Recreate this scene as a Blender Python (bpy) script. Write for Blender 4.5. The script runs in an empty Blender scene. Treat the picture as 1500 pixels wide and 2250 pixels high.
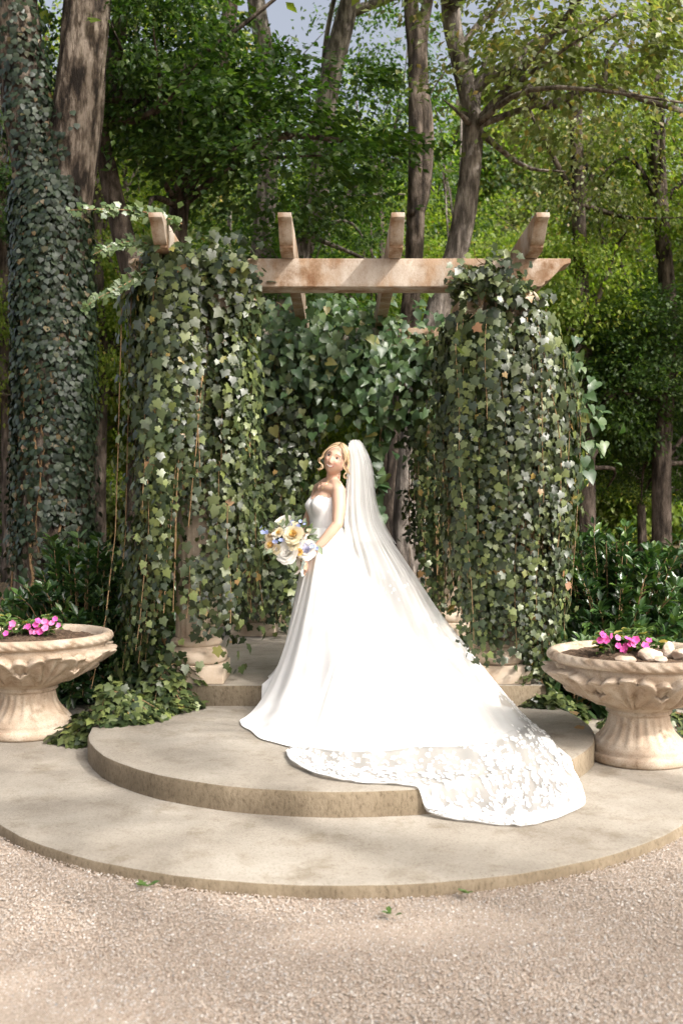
import bpy, bmesh, math, random
import numpy as np
from mathutils import Vector, Matrix, Quaternion

# ------------------------------------------------------------------ camera, sky, sun, exposure
S = bpy.context.scene
COL = S.collection
CAMZ, FPX = 1.56, 2187.0
cam = bpy.data.cameras.new('camera')
cam.sensor_fit = 'VERTICAL'; cam.sensor_height = 36.0; cam.lens = 35.0
cam.clip_start = 0.1; cam.clip_end = 500
cam.dof.use_dof = True; cam.dof.focus_distance = 7.2; cam.dof.aperture_fstop = 2.4
camo = bpy.data.objects.new('camera', cam); COL.objects.link(camo)
camo.location = (0, 0, CAMZ); camo.rotation_euler = (math.radians(90), 0, 0)
S.camera = camo

SUN = Vector((0.56, -0.50, 0.66)).normalized()
W = bpy.data.worlds.new('World'); S.world = W; W.use_nodes = True
wn = W.node_tree.nodes; wn.clear()
sky = wn.new('ShaderNodeTexSky'); sky.sky_type = 'NISHITA'; sky.sun_disc = False
sky.sun_elevation = math.asin(SUN.z); sky.sun_rotation = math.atan2(SUN.x, SUN.y)
sky.air_density = 0.8; sky.dust_density = 10.0; sky.ozone_density = 0.3
bg = wn.new('ShaderNodeBackground'); bg.inputs[1].default_value = 0.15
wo = wn.new('ShaderNodeOutputWorld')
hz_ = wn.new('ShaderNodeHueSaturation'); hz_.inputs['Saturation'].default_value = 0.5; hz_.inputs['Value'].default_value = 1.55   # hazy summer sky
W.node_tree.links.new(sky.outputs[0], hz_.inputs['Color']); W.node_tree.links.new(hz_.outputs[0], bg.inputs[0]); W.node_tree.links.new(bg.outputs[0], wo.inputs[0])
sl = bpy.data.lights.new('sun', 'SUN'); sl.energy = 2.9; sl.angle = math.radians(0.55); sl.color = (1.0, 0.955, 0.90)
so = bpy.data.objects.new('sun', sl); COL.objects.link(so); so.location = (6, -3, 12)
so.rotation_mode = 'QUATERNION'; so.rotation_quaternion = SUN.to_track_quat('Z', 'Y')
vs = S.view_settings; vs.view_transform = 'Standard'; vs.look = 'None'; vs.gamma = 1.0; vs.exposure = 0.50
vs.use_curve_mapping = False
S.render.engine = 'CYCLES'
cy = S.cycles; cy.max_bounces = 7; cy.diffuse_bounces = 4; cy.glossy_bounces = 3; cy.transmission_bounces = 6
cy.transparent_max_bounces = 24; cy.use_denoising = True; cy.denoising_prefilter = 'NONE'; cy.sample_clamp_indirect = 6.0
cy.caustics_reflective = False; cy.caustics_refractive = False

rng = np.random.default_rng(11)
random.seed(11)
PI = math.pi

def P(px, py, d):
    """a point the photograph shows at pixel px,py, standing d metres away"""
    return np.array([(px - 750.0) / FPX * d, d, CAMZ + (1125.0 - py) / FPX * d])

# ------------------------------------------------------------------ helpers
def mesh_np(name, V, F, smooth=False):
    """V (n,3); F (m,k) array or list of polygons"""
    me = bpy.data.meshes.new(name)
    V = np.asarray(V, dtype=np.float32)
    if isinstance(F, np.ndarray) and F.ndim == 2:
        m, k = F.shape
        flat = F.ravel().astype(np.int32); tot = np.full(m, k, np.int32)
    else:
        tot = np.array([len(f) for f in F], np.int32); m = len(F)
        flat = np.fromiter((i for f in F for i in f), np.int32)
    st = np.zeros(m, np.int32); st[1:] = np.cumsum(tot)[:-1]
    me.vertices.add(len(V)); me.vertices.foreach_set('co', V.ravel())
    me.loops.add(len(flat)); me.loops.foreach_set('vertex_index', flat)
    me.polygons.add(m); me.polygons.foreach_set('loop_start', st); me.polygons.foreach_set('loop_total', tot)
    if smooth: me.polygons.foreach_set('use_smooth', np.ones(m, bool))
    me.update(calc_edges=True)
    return me

class MB:
    """collects shapes for one mesh"""
    def __init__(s): s.V = []; s.F = []; s.n = 0
    def add(s, V, F):
        V = np.asarray(V, float).reshape(-1, 3)
        s.V.append(V)
        s.F.extend([tuple(int(i) + s.n for i in f) for f in F]); s.n += len(V)
        return s
    def box(s, c, h, rz=0.0):
        x, y, z = h
        V = np.array([[-x,-y,-z],[x,-y,-z],[x,y,-z],[-x,y,-z],[-x,-y,z],[x,-y,z],[x,y,z],[-x,y,z]], float)
        if rz:
            c_, s_ = math.cos(rz), math.sin(rz); V = V @ np.array([[c_, s_, 0], [-s_, c_, 0], [0, 0, 1]])
        return s.add(V + np.array(c), [(0,3,2,1),(4,5,6,7),(0,1,5,4),(1,2,6,5),(2,3,7,6),(3,0,4,7)])
    def tube(s, pts, rad, n=8, cap=True, wob=0.0, seed=0):
        V, F = tube(pts, rad, n, cap, wob, seed); return s.add(V, F)
    def mesh(s, name='m', smooth=False): return mesh_np(name, np.concatenate(s.V), s.F, smooth)

def tube(pts, rad, n=8, cap=True, wob=0.0, seed=0):
    """round bar along pts; n over 40 cuts bark furrows into it"""
    pts = np.asarray(pts, float); m = len(pts)
    rad = np.full(m, rad, float) if np.isscalar(rad) else np.asarray(rad, float)
    tan = np.gradient(pts, axis=0); tan /= np.linalg.norm(tan, axis=1)[:, None] + 1e-9
    ref = np.array([0, 1.0, 0]) if abs(tan[0][1]) < 0.9 else np.array([1.0, 0, 0])
    V = np.zeros((m, n, 3)); a = np.arange(n) / n * 2 * PI
    u = np.cross(ref, tan[0]); u /= np.linalg.norm(u)
    r_ = np.random.default_rng(seed)
    ph = r_.uniform(0, 6.28, 4)
    for i in range(m):
        u = u - tan[i] * np.dot(u, tan[i]); u /= np.linalg.norm(u) + 1e-9
        w = np.cross(tan[i], u)
        rr = rad[i] * (1 + wob * (np.sin(3 * a + ph[0] + i * .25) * .5 + np.sin(5 * a + ph[1] - i * .4) * .35 + np.sin(2 * a + ph[2] + i * .7) * .4))
        if n > 40: rr = rr + .016*(np.abs(np.sin(a*9 + 1.2*np.sin(i*.35 + ph[0]) + ph[3])) + .7*np.abs(np.sin(a*15 + 1.5*np.sin(i*.5 + ph[1]) + .3*i)) - .9)
        V[i] = pts[i] + (np.cos(a) * rr)[:, None] * u + (np.sin(a) * rr)[:, None] * w
    F = []
    for i in range(m - 1):
        for j in range(n):
            k = (j + 1) % n
            F.append((i*n+j, i*n+k, (i+1)*n+k, (i+1)*n+j))
    if cap:
        F.append(tuple(range(n))[::-1]); F.append(tuple((m-1)*n + j for j in range(n)))
    return V.reshape(-1, 3), F

def spline(pts, n):
    """Catmull-Rom through pts (any dimension), n samples"""
    p = np.asarray(pts, float)
    p = np.vstack([2*p[0]-p[1], p, 2*p[-1]-p[-2]])
    t = np.linspace(0, len(p) - 3 - 1e-6, n); i = t.astype(int); f = (t - i)[:, None]
    a, b, c, d = p[i], p[i+1], p[i+2], p[i+3]
    return .5*((2*b)+(-a+c)*f+(2*a-5*b+4*c-d)*f**2+(-a+3*b-3*c+d)*f**3)

def thing(name, label, cat, loc, group=None):
    o = bpy.data.objects.new(name, None); COL.objects.link(o); o.location = loc
    o.empty_display_size = 0.1
    o['label'] = label; o['category'] = cat
    if group: o['group'] = group
    return o
def rootloc(p):
    v = Vector((0, 0, 0))
    while p is not None: v = v + p.location; p = p.parent
    return v
def obj(name, me, mat, parent=None, loc=None):
    """mesh given in world coordinates -> object under parent (or at loc)"""
    o = bpy.data.objects.new(name, me); COL.objects.link(o)
    if mat is not None and not me.materials: me.materials.append(mat)
    off = rootloc(parent) if parent is not None else Vector(loc or (0, 0, 0))
    if off.length > 0: me.transform(Matrix.Translation(-off))
    if parent is not None: o.parent = parent
    elif loc is not None: o.location = loc
    return o
def tag(o, label, cat, group=None):
    o['label'] = label; o['category'] = cat
    if group: o['group'] = group
    return o
def struct(o): o['kind'] = 'structure'; return o
def stuff(o): o['kind'] = 'stuff'; return o
def place(name, me, parent, M):
    """shared mesh data placed with the world matrix M under parent"""
    o = bpy.data.objects.new(name, me); COL.objects.link(o); o.parent = parent
    o.matrix_basis = Matrix.Translation(-rootloc(parent)) @ M
    return o
def lathe(prof, n=48, c=(0, 0, 0), disp=None):
    prof = np.asarray(prof, float); m = len(prof)
    a = np.arange(n) / n * 2 * PI
    r = np.repeat(prof[:, 0:1], n, 1); z = np.repeat(prof[:, 1:2], n, 1); A = np.repeat(a[None], m, 0)
    if disp is not None: r = r + disp(A, z, np.arange(m)[:, None] / (m - 1) + 0 * A, r)
    V = np.stack([r*np.cos(A)+c[0], r*np.sin(A)+c[1], z+c[2]], -1).reshape(-1, 3)
    I = np.arange(m-1)[:, None]*n; J = np.arange(n)[None]; K = (J+1) % n
    F = np.stack([I+J, I+K, I+n+K, I+n+J], -1).reshape(-1, 4)
    return V, F
def prism(poly, axis, a0, a1, bev=0.0):
    """polygon of 2-D points extruded along axis 0 (x) or 1 (y) or 2 (z)"""
    poly = np.asarray(poly, float); n = len(poly)
    def put(p, a):
        o = np.zeros((n, 3)); k = [i for i in range(3) if i != axis]
        o[:, k[0]] = p[:, 0]; o[:, k[1]] = p[:, 1]; o[:, axis] = a; return o
    V = np.vstack([put(poly, a0), put(poly, a1)])
    F = [tuple(range(n))[::-1], tuple(range(n, 2*n))] + [(i, (i+1) % n, n+(i+1) % n, n+i) for i in range(n)]
    return V, F
def bevel_mesh(me, w=0.008, seg=2, angle=0.6):
    bm = bmesh.new(); bm.from_mesh(me)
    bmesh.ops.recalc_face_normals(bm, faces=bm.faces)
    ed = [e for e in bm.edges if len(e.link_faces) == 2 and e.calc_face_angle(0) > angle]
    bmesh.ops.bevel(bm, geom=ed, offset=w, segments=seg, affect='EDGES', profile=0.6)
    bm.to_mesh(me); bm.free(); return me

# ------------------------------------------------------------------ materials
def newmat(name):
    m = bpy.data.materials.new(name); m.use_nodes = True; nt = m.node_tree; nt.nodes.clear()
    out = nt.nodes.new('ShaderNodeOutputMaterial')
    return m, nt, out
def N(nt, t, **kw):
    n = nt.nodes.new(t)
    for k, v in kw.items():
        if k.startswith('i_'):
            key = k[2:]; key = int(key) if key.isdigit() else key.replace('_', ' ')
            n.inputs[key].default_value = v
        else: setattr(n, k, v)
    return n
def ramp(nt, stops, interp='LINEAR'):
    r = nt.nodes.new('ShaderNodeValToRGB'); r.color_ramp.interpolation = interp
    e = r.color_ramp.elements
    while len(e) < len(stops): e.new(0.5)
    for k, (p, c) in enumerate(stops): e[k].position = p; e[k].color = (*c, 1) if len(c) == 3 else c
    return r
def surf(name, stops, scale=4, detail=8, rough=.8, bump=.3, bscale=60, stretch=(1, 1, 1), spec=.3, fine=None, bdist=.01, stain=None):
    """noise-coloured rough surface with fine relief"""
    m, nt, out = newmat(name); L = nt.links.new
    tc = N(nt, 'ShaderNodeTexCoord'); mp = N(nt, 'ShaderNodeMapping'); mp.inputs['Scale'].default_value = stretch
    L(tc.outputs['Object'], mp.inputs[0])
    n1 = N(nt, 'ShaderNodeTexNoise', i_Scale=scale, i_Detail=detail, i_Roughness=.62); L(mp.outputs[0], n1.inputs['Vector'])
    r1 = ramp(nt, stops); L(n1.outputs[0], r1.inputs[0])
    col = r1.outputs[0]
    n2 = N(nt, 'ShaderNodeTexNoise', i_Scale=bscale, i_Detail=6, i_Roughness=.65); L(mp.outputs[0], n2.inputs['Vector'])
    if fine:
        r2 = ramp(nt, fine); L(n2.outputs[0], r2.inputs[0])
        mx = N(nt, 'ShaderNodeMix', data_type='RGBA', blend_type='MULTIPLY'); mx.inputs[0].default_value = 1
        L(col, mx.inputs[6]); L(r2.outputs[0], mx.inputs[7]); col = mx.outputs[2]
    if stain:
        n3 = N(nt, 'ShaderNodeTexNoise', i_Scale=stain[0], i_Detail=10, i_Roughness=.7); L(tc.outputs['Object'], n3.inputs['Vector'])
        r3 = ramp(nt, stain[1]); L(n3.outputs[0], r3.inputs[0])
        mx = N(nt, 'ShaderNodeMix', data_type='RGBA', blend_type='MULTIPLY'); mx.inputs[0].default_value = 1
        L(col, mx.inputs[6]); L(r3.outputs[0], mx.inputs[7]); col = mx.outputs[2]
    b = N(nt, 'ShaderNodeBump', i_Strength=bump, i_Distance=bdist); L(n2.outputs[0], b.inputs['Height'])
    p = N(nt, 'ShaderNodeBsdfPrincipled', i_Roughness=rough); p.inputs['Specular IOR Level'].default_value = spec
    L(col, p.inputs['Base Color']); L(b.outputs[0], p.inputs['Normal']); L(p.outputs[0], out.inputs[0])
    return m
def leafmat(name, stops, rough=.45, spec=.5, trans=.3, tcol=(1.0, 1.15, .45), bump=0.0):
    """leaves: colour by leaf, gloss above, light passing through"""
    m, nt, out = newmat(name); L = nt.links.new
    g = N(nt, 'ShaderNodeNewGeometry'); oi = N(nt, 'ShaderNodeObjectInfo')
    ad = N(nt, 'ShaderNodeMath', operation='ADD'); L(g.outputs['Random Per Island'], ad.inputs[0]); L(oi.outputs['Random'], ad.inputs[1])
    fr = N(nt, 'ShaderNodeMath', operation='FRACT'); L(ad.outputs[0], fr.inputs[0])
    r = ramp(nt, stops); L(fr.outputs[0], r.inputs[0])
    p = N(nt, 'ShaderNodeBsdfPrincipled', i_Roughness=rough); p.inputs['Specular IOR Level'].default_value = spec
    L(r.outputs[0], p.inputs['Base Color'])
    t = N(nt, 'ShaderNodeBsdfTranslucent')
    mx = N(nt, 'ShaderNodeMix', data_type='RGBA', blend_type='MULTIPLY'); mx.inputs[0].default_value = 1
    L(r.outputs[0], mx.inputs[6]); mx.inputs[7].default_value = (*[c * 1.6 for c in tcol], 1); L(mx.outputs[2], t.inputs[0])
    ms = N(nt, 'ShaderNodeMixShader', i_0=trans); L(p.outputs[0], ms.inputs[1]); L(t.outputs[0], ms.inputs[2])
    L(ms.outputs[0], out.inputs[0])
    return m
def plain(name, c, rough=.5, spec=.5, metal=0, sss=0, sheen=0):
    m, nt, out = newmat(name)
    tc = N(nt, 'ShaderNodeTexCoord'); n = N(nt, 'ShaderNodeTexNoise', i_Scale=14, i_Detail=4); nt.links.new(tc.outputs['Object'], n.inputs['Vector'])
    r = ramp(nt, [(.3, [x*.88 for x in c]), (.7, [min(1, x*1.08) for x in c])]); nt.links.new(n.outputs[0], r.inputs[0])
    p = N(nt, 'ShaderNodeBsdfPrincipled', i_Roughness=rough, i_Metallic=metal); p.inputs['Specular IOR Level'].default_value = spec
    nt.links.new(r.outputs[0], p.inputs['Base Color'])
    p.inputs['Subsurface Weight'].default_value = sss; p.inputs['Sheen Weight'].default_value = sheen
    nt.links.new(p.outputs[0], out.inputs[0]); return m

M = {}
M['concrete'] = surf('concrete', [(.25, (.195, .173, .144)), (.5, (.285, .260, .222)), (.75, (.37, .345, .302))], 1.6, 10, .85, .35, 90,
                     fine=[(.28, (.62, .58, .52)), (.46, (.95, .94, .92)), (.7, (1.06, 1.05, 1.04))],
                     stain=(4.2, [(.34, (.74, .70, .64)), (.48, (.98, .97, .96)), (.8, (1, 1, 1))]))
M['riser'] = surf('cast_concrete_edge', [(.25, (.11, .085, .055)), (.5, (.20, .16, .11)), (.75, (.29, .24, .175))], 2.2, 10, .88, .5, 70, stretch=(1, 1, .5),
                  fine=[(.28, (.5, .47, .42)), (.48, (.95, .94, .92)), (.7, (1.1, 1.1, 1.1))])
M['stone'] = surf('cast_stone', [(.28, (.33, .24, .17)), (.5, (.455, .37, .285)), (.72, (.56, .49, .405))], 6, 10, .75, .3, 120,
                  fine=[(.3, (.72, .68, .6)), (.5, (1, 1, 1))], stain=(9, [(.34, (.55, .50, .43)), (.46, (.95, .94, .93)), (.8, (1, 1, 1))]))
M['column'] = surf('column_stone', [(.28, (.30, .21, .14)), (.5, (.46, .37, .28)), (.72, (.56, .48, .39))], 4, 9, .8, .3, 80)
M['wood'] = surf('beam_stone', [(.3, (.26, .15, .085)), (.43, (.33, .235, .16)), (.53, (.40, .335, .275)), (.68, (.50, .445, .39))], 6, 12, .85, .3, 110, stretch=(1, 1, .5), fine=[(.3, (.8, .78, .74)), (.5, (1, 1, 1))], stain=(3.5, [(.36, (.50, .38, .28)), (.5, (.95, .93, .9)), (.8, (1, 1, 1))]))
M['gravel_bed'] = surf('gravel_bed', [(.3, (.22, .175, .135)), (.6, (.36, .30, .245))], 90, 4, .9, .4, 160, bdist=.006)
M['floor'] = surf('leaf_litter', [(.3, (.05, .035, .02)), (.5, (.12, .085, .05)), (.7, (.22, .16, .10))], 6, 12, .95, .8, 40, bdist=.03)
M['soil'] = surf('potting_soil', [(.3, (.05, .032, .02)), (.5, (.13, .085, .055)), (.72, (.26, .18, .12))], 40, 8, .95, 1.0, 90, bdist=.02)
M['bark'] = surf('bark', [(.38, (.018, .013, .010)), (.5, (.075, .058, .045)), (.62, (.17, .135, .11))], 9, 8, .9, 1.0, 22, stretch=(1, 1, .28), bdist=.04)
M['bark_grey'] = surf('grey_bark', [(.40, (.06, .05, .042)), (.5, (.15, .128, .11)), (.60, (.28, .245, .215))], 12, 8, .9, 1.0, 30, stretch=(1, 1, .26), bdist=.03)
M['bark_big'] = surf('furrowed_bark', [(.40, (.018, .013, .010)), (.5, (.095, .072, .054)), (.60, (.25, .205, .165))], 11, 9, .9, 1.0, 16, stretch=(1, 1, .26), bdist=.06)
M['stem'] = surf('vine_stem', [(.3, (.13, .075, .035)), (.7, (.34, .23, .12))], 20, 4, .8, .3, 60)
M['post'] = surf('weathered_post', [(.3, (.16, .12, .08)), (.7, (.30, .23, .16))], 8, 6, .9, .4, 40, stretch=(1, 1, .2))
IVY = [(0, (.014, .026, .009)), (.35, (.030, .048, .015)), (.62, (.058, .080, .024)), (.85, (.105, .130, .045)), (.985, (.16, .195, .055)), (.992, (.30, .22, .05)), (1, (.24, .12, .06))]
M['ivy'] = leafmat('ivy_leaf', IVY, .40, .65, .18)
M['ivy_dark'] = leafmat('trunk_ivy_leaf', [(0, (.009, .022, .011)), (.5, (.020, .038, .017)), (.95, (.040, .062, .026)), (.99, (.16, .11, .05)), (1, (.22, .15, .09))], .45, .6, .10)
M['vine'] = leafmat('heart_leaf', [(0, (.025, .06, .022)), (.6, (.06, .11, .04)), (.95, (.11, .16, .06)), (1, (.26, .22, .06))], .42, .6, .25)
M['shrub'] = leafmat('laurel_leaf', [(0, (.018, .045, .016)), (.6, (.035, .08, .022)), (.9, (.07, .13, .03)), (1, (.13, .2, .05))], .3, .6, .18)
M['tree_dark'] = leafmat('shade_toned_tree_leaf', [(0, (.022, .052, .012)), (.5, (.045, .092, .02)), (1, (.095, .15, .03))], .45, .4, .45)  # shade of the near wood put into the leaf colour
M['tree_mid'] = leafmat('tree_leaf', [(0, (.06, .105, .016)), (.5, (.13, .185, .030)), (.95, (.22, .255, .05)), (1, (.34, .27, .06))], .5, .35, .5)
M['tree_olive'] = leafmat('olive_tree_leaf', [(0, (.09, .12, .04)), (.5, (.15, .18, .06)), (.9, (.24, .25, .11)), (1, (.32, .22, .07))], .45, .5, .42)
M['tree_bright'] = leafmat('sun_toned_tree_leaf', [(0, (.08, .14, .02)), (.5, (.16, .225, .035)), (.95, (.26, .30, .06)), (1, (.36, .28, .07))], .5, .35, .5)  # brighter, yellower copy: sun through the far leaves put into the colour
# ------------------------------------------------------------------ ground
LAND, MID, SLAB = 0.323, 0.173, 0.04
def terrain(x, y):
    return 0.30 * np.clip((np.asarray(y) - 8.0) / 8.0, 0, 1) ** 1.2 + 0 * np.asarray(x) + .03 * np.sin(x * .7) * np.clip((np.asarray(y) - 8) / 8, 0, 1)
xs = np.concatenate([np.linspace(-260, -30, 12), np.linspace(-28, 28, 57), np.linspace(30, 260, 12)])
ys = np.concatenate([np.linspace(-200, -12, 8), np.linspace(-10, 50, 61), np.linspace(54, 400, 14)])
X, Y = np.meshgrid(xs, ys)
V = np.stack([X, Y, terrain(X, Y) - .03], -1).reshape(-1, 3)
nx, ny = len(xs), len(ys)
I = (np.arange(ny-1)[:, None]*nx + np.arange(nx-1)[None]).ravel()
GRID = lambda nx, ny: (lambda I: np.stack([I, I+1, I+nx+1, I+nx], -1))((np.arange(ny-1)[:, None]*nx + np.arange(nx-1)[None]).ravel())
struct(obj('ground', mesh_np('ground', V, GRID(nx, ny), True), M['floor']))
# gravel court in front of the steps
V = np.array([[-9, -8, 0], [9, -8, 0], [9, 6.0, 0], [-9, 6.0, 0]], float); V[:, 2] = -.022
struct(obj('gravel_court', mesh_np('gravel_court', V, np.array([[0, 1, 2, 3]])), M['gravel_bed']))
SLR, SLC = 2.15, 6.21
def pebbles():
    n = 205000
    y = 2.8 + (6.0 - 2.8) * rng.random(n) ** 1.15
    x = (rng.random(n) * 2 - 1) * (.40 * y + .55)
    ins = (x**2 + (y - SLC)**2 < (SLR - .004)**2)
    k = ~ins & ~((y > 5.86)); x, y = x[k], y[k]; n = len(x)
    r = np.clip(rng.lognormal(math.log(.0036), .30, n), .0018, .009)
    base = np.array([[1,0,-.2],[0,1,-.2],[-1,0,-.2],[0,-1,-.2],[.18,.1,.62]], float)     # a pebble's upper half
    V = base[None] * (r[:, None, None] * rng.uniform(.7, 1.3, (n, 5, 1)))
    th = rng.uniform(0, 2*PI, n); c_, s_ = np.cos(th)[:, None], np.sin(th)[:, None]
    V = np.stack([V[..., 0]*c_ - V[..., 1]*s_, V[..., 0]*s_ + V[..., 1]*c_, V[..., 2]], -1)
    hump = .008 * np.sin(x*2.1+1) * np.sin(y*2.7) + .01 * np.clip(1 - (np.hypot(x, y-SLC) - SLR) / .35, 0, 1)
    V += np.stack([x, y, -.02 + r*.15 + hump*.8 + rng.random(n)*.002], -1)[:, None]
    F = np.array([[0,1,4],[1,2,4],[2,3,4],[3,0,4]])
    F = (F[None] + np.arange(n)[:, None, None]*5).reshape(-1, 3)
    return mesh_np('pea_gravel', V.reshape(-1, 3), F, True)
mg, nt, out = newmat('pea_gravel')
g = N(nt, 'ShaderNodeNewGeometry')
r = ramp(nt, [(0, (.17, .12, .085)), (.12, (.27, .205, .155)), (.35, (.34, .275, .22)), (.62, (.39, .33, .275)), (.85, (.345, .31, .275)), (.94, (.54, .51, .475)), (1, (.20, .19, .185))])
nt.links.new(g.outputs['Random Per Island'], r.inputs[0])
p = N(nt, 'ShaderNodeBsdfPrincipled', i_Roughness=.6); nt.links.new(r.outputs[0], p.inputs[0]); nt.links.new(p.outputs[0], out.inputs[0])
M['pebble'] = mg
stuff(tag(obj('pea_gravel', pebbles(), mg), 'loose tan and white pea gravel spread in front of the steps', 'gravel'))

# ------------------------------------------------------------------ steps
def tier(name, outline, z0, z1, bev=.022):
    """a cast slab with softened edge: top and riser"""
    o = np.asarray(outline, float); n = len(o)
    d = np.roll(o, -1, 0) - np.roll(o, 1, 0); d /= np.linalg.norm(d, axis=1)[:, None]
    nrm = np.stack([d[:, 1], -d[:, 0]], -1)
    wob = .006*np.sin(np.arange(n)*.9) + .004*np.sin(np.arange(n)*2.3+1)
    rings = []
    for off, z in ((0, z0), (0, (z0+z1)/2), (0, z1-bev), (bev*.3, z1-bev*.3), (bev, z1)):
        rings.append(np.column_stack([o - nrm*(off) + nrm*(wob*.4)[:, None], np.full(n, z)]))
    F = [(i*n+j, i*n+(j+1) % n, (i+1)*n+(j+1) % n, (i+1)*n+j) for i in range(3) for j in range(n)]
    root = struct(obj(name, mesh_np(name, np.vstack(rings[3:]), [tuple(range(n, 2*n))] + [(j, (j+1) % n, n+(j+1) % n, n+j) for j in range(n)]), M['concrete']))
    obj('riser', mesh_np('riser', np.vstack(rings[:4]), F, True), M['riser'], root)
    return root
def arc(c, r, a0, a1, n): a = np.linspace(a0, a1, n); return np.column_stack([c[0]+r*np.cos(a), c[1]+r*np.sin(a)])
a_ = math.asin((SLC - 5.88) / SLR)
o = np.vstack([[[-4.2, 7.9], [-4.2, 5.88]], arc((0, SLC), SLR, -PI + a_, -a_, 90), [[4.2, 5.88], [4.2, 7.9]]])
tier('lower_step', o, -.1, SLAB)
MC, MR = 6.57, 1.62
b_ = math.asin((7.2 - MC) / MR)
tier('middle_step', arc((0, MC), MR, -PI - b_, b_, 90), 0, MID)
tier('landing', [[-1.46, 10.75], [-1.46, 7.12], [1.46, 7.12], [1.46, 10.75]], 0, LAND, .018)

# ------------------------------------------------------------------ pergola: columns, beams, rafters
def column(cx, cy, label):
    root = thing('column', label, 'column', (cx, cy, LAND), 'pergola columns')
    b = MB().box((cx, cy, LAND + .066), (.225, .225, .066))
    obj('plinth', bevel_mesh(b.mesh(), .008), M['column'], root)
    z = LAND + .132
    prof = [(0, z), (.20, z)] + [(.195 + .034*math.sin(t), z + .05 - .05*math.cos(t)) for t in np.linspace(0, PI, 9)] + \
           [(.178, z+.105), (.170, z+.125)] + [(.168 + .022*math.sin(t), z + .152 - .025*math.cos(t)) for t in np.linspace(0, PI, 7)] + [(.158, z+.19)]
    V, F = lathe(prof, 40, (cx, cy, 0)); obj('base', mesh_np('base', V, F, True), M['column'], root)
    z0, z1 = z + .19, 3.194 - .23
    pr = [(.155 - .03*t**1.4, z0 + (z1-z0)*t) for t in np.linspace(0, 1, 14)]
    V, F = lathe(pr, 80, (cx, cy, 0), lambda A, zz, u, r: -.008*np.abs(np.sin(A*10))**.6)
    obj('shaft', mesh_np('shaft', V, F, True), M['column'], root)
    V, F = lathe([(.128, z1-.01), (.15, z1+.01), (.128, z1+.025), (.135, z1+.05), (.185, z1+.10), (.17, z1+.13), (0, z1+.13)], 40, (cx, cy, 0))
    cap = obj('capital', mesh_np('capital', V, F, True), M['column'], root)
    b = MB().box((cx, cy, 3.194 - .035), (.225, .2, .034)); b.box((cx, cy, 3.194 - .09), (.2, .165, .03))
    obj('abacus', bevel_mesh(b.mesh(), .006), M['column'], cap)
    for sx in (-1, 1):
        for sy in (-1, 1):
            c0 = np.array([cx + sx*.195, cy + sy*.19, 3.194 - .135])
            m = MB()
            th = np.linspace(0, 5.2*PI, 70); rr = .083*(1 - th/(5.2*PI))**.8 + .012
            pts = np.column_stack([c0[0] - sx*np.sin(th)*rr*-1, np.full(70, c0[1]) - 0, c0[2] + np.cos(th)*rr])
            m.tube(pts, np.linspace(.016, .009, 70), 6)
            V, F = lathe([(0, -.03), (.08, -.03), (.084, 0), (.05, .006), (.0, .012)], 28)
            V = np.column_stack([V[:, 0], -sy*-1*V[:, 2]*1.0, V[:, 1]]) * np.array([1, 1, 1]) + c0
            m.add(V, F.tolist())
            obj('volute', m.mesh('volute', True), M['column'], cap)
    return root
COLS = [(-1.07, 7.36), (1.13, 7.36), (-.88, 10.12), (1.08, 10.12)]
column(*COLS[0], 'ivy-smothered stone column on the left front corner of the landing, torus base showing')
column(*COLS[1], 'ivy-smothered stone column on the right front with scroll capital under the beam')
column(*COLS[2], 'rear stone column left of the bride, plinth block showing behind the left ivy')
column(*COLS[3], 'rear stone column on the right, hidden behind the right-hand ivy mass')

def ogee(x0, z0, z1, dx):
    """end profile of a beam: from the top corner down to the underside"""
    h = z1 - z0
    t = np.linspace(0, 1, 9)
    c1 = [(x0 + dx*(1.0 - .10), z1 - h*.20)]
    curve = []
    for k in t:
        curve.append((x0 + dx*(.90 - .62*k), z1 - h*(.20 + .62*(3*k*k - 2*k**3)**.9)))
    return [(x0 + dx, z1), (x0 + dx, z1 - h*.17)] + curve + [(x0 + dx*.28, z1 - h*.90), (x0 + dx*.16, z0)]
BZ0, BZ1 = 3.194, 3.400
for yc, xa, xb, lab in ((7.33, -1.545, 1.66, 'long pale beam across the front of the pergola with scrolled ends'),
                        (10.05, -1.5, 1.6, 'rear cross beam half hidden by heart-shaped vine leaves')):
    right = ogee(xb - .26, BZ0, BZ1, .26)
    left = [(-x, z) for x, z in ogee(-xa - .26, BZ0, BZ1, .26)]
    poly = right + left[::-1]
    V, F = prism(poly, 1, yc - .11, yc + .11)
    me = bevel_mesh(mesh_np('beam', V, F), .006, 2, .5)
    tag(obj('beam', me, M['wood'], loc=(0, yc, BZ0)), lab, 'beam', 'pergola beams')
labs = ['leftmost rafter jutting forward above the left ivy, lit white on its right side',
        'second rafter from the left resting on the front beam',
        'third rafter from the left standing straight above the bride',
        'rightmost rafter jutting forward over the scrolled beam end']
for (x, lab) in zip((-1.27, -.388, .385, 1.372), labs):
    z0, z1 = BZ1 + .001, BZ1 + .205
    f = [(-yy, z) for yy, z in ogee(-7.09, z0, z1, .30)]
    bk = ogee(10.25, z0, z1, .30)
    poly = bk + f[::-1]
    V, F = prism(poly, 0, x - .047, x + .047)
    tag(obj('rafter', bevel_mesh(mesh_np('rafter', V, F), .005, 2, .5), M['wood'], loc=(x, 7.0, z0)), lab, 'rafter', 'pergola rafters')

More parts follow.
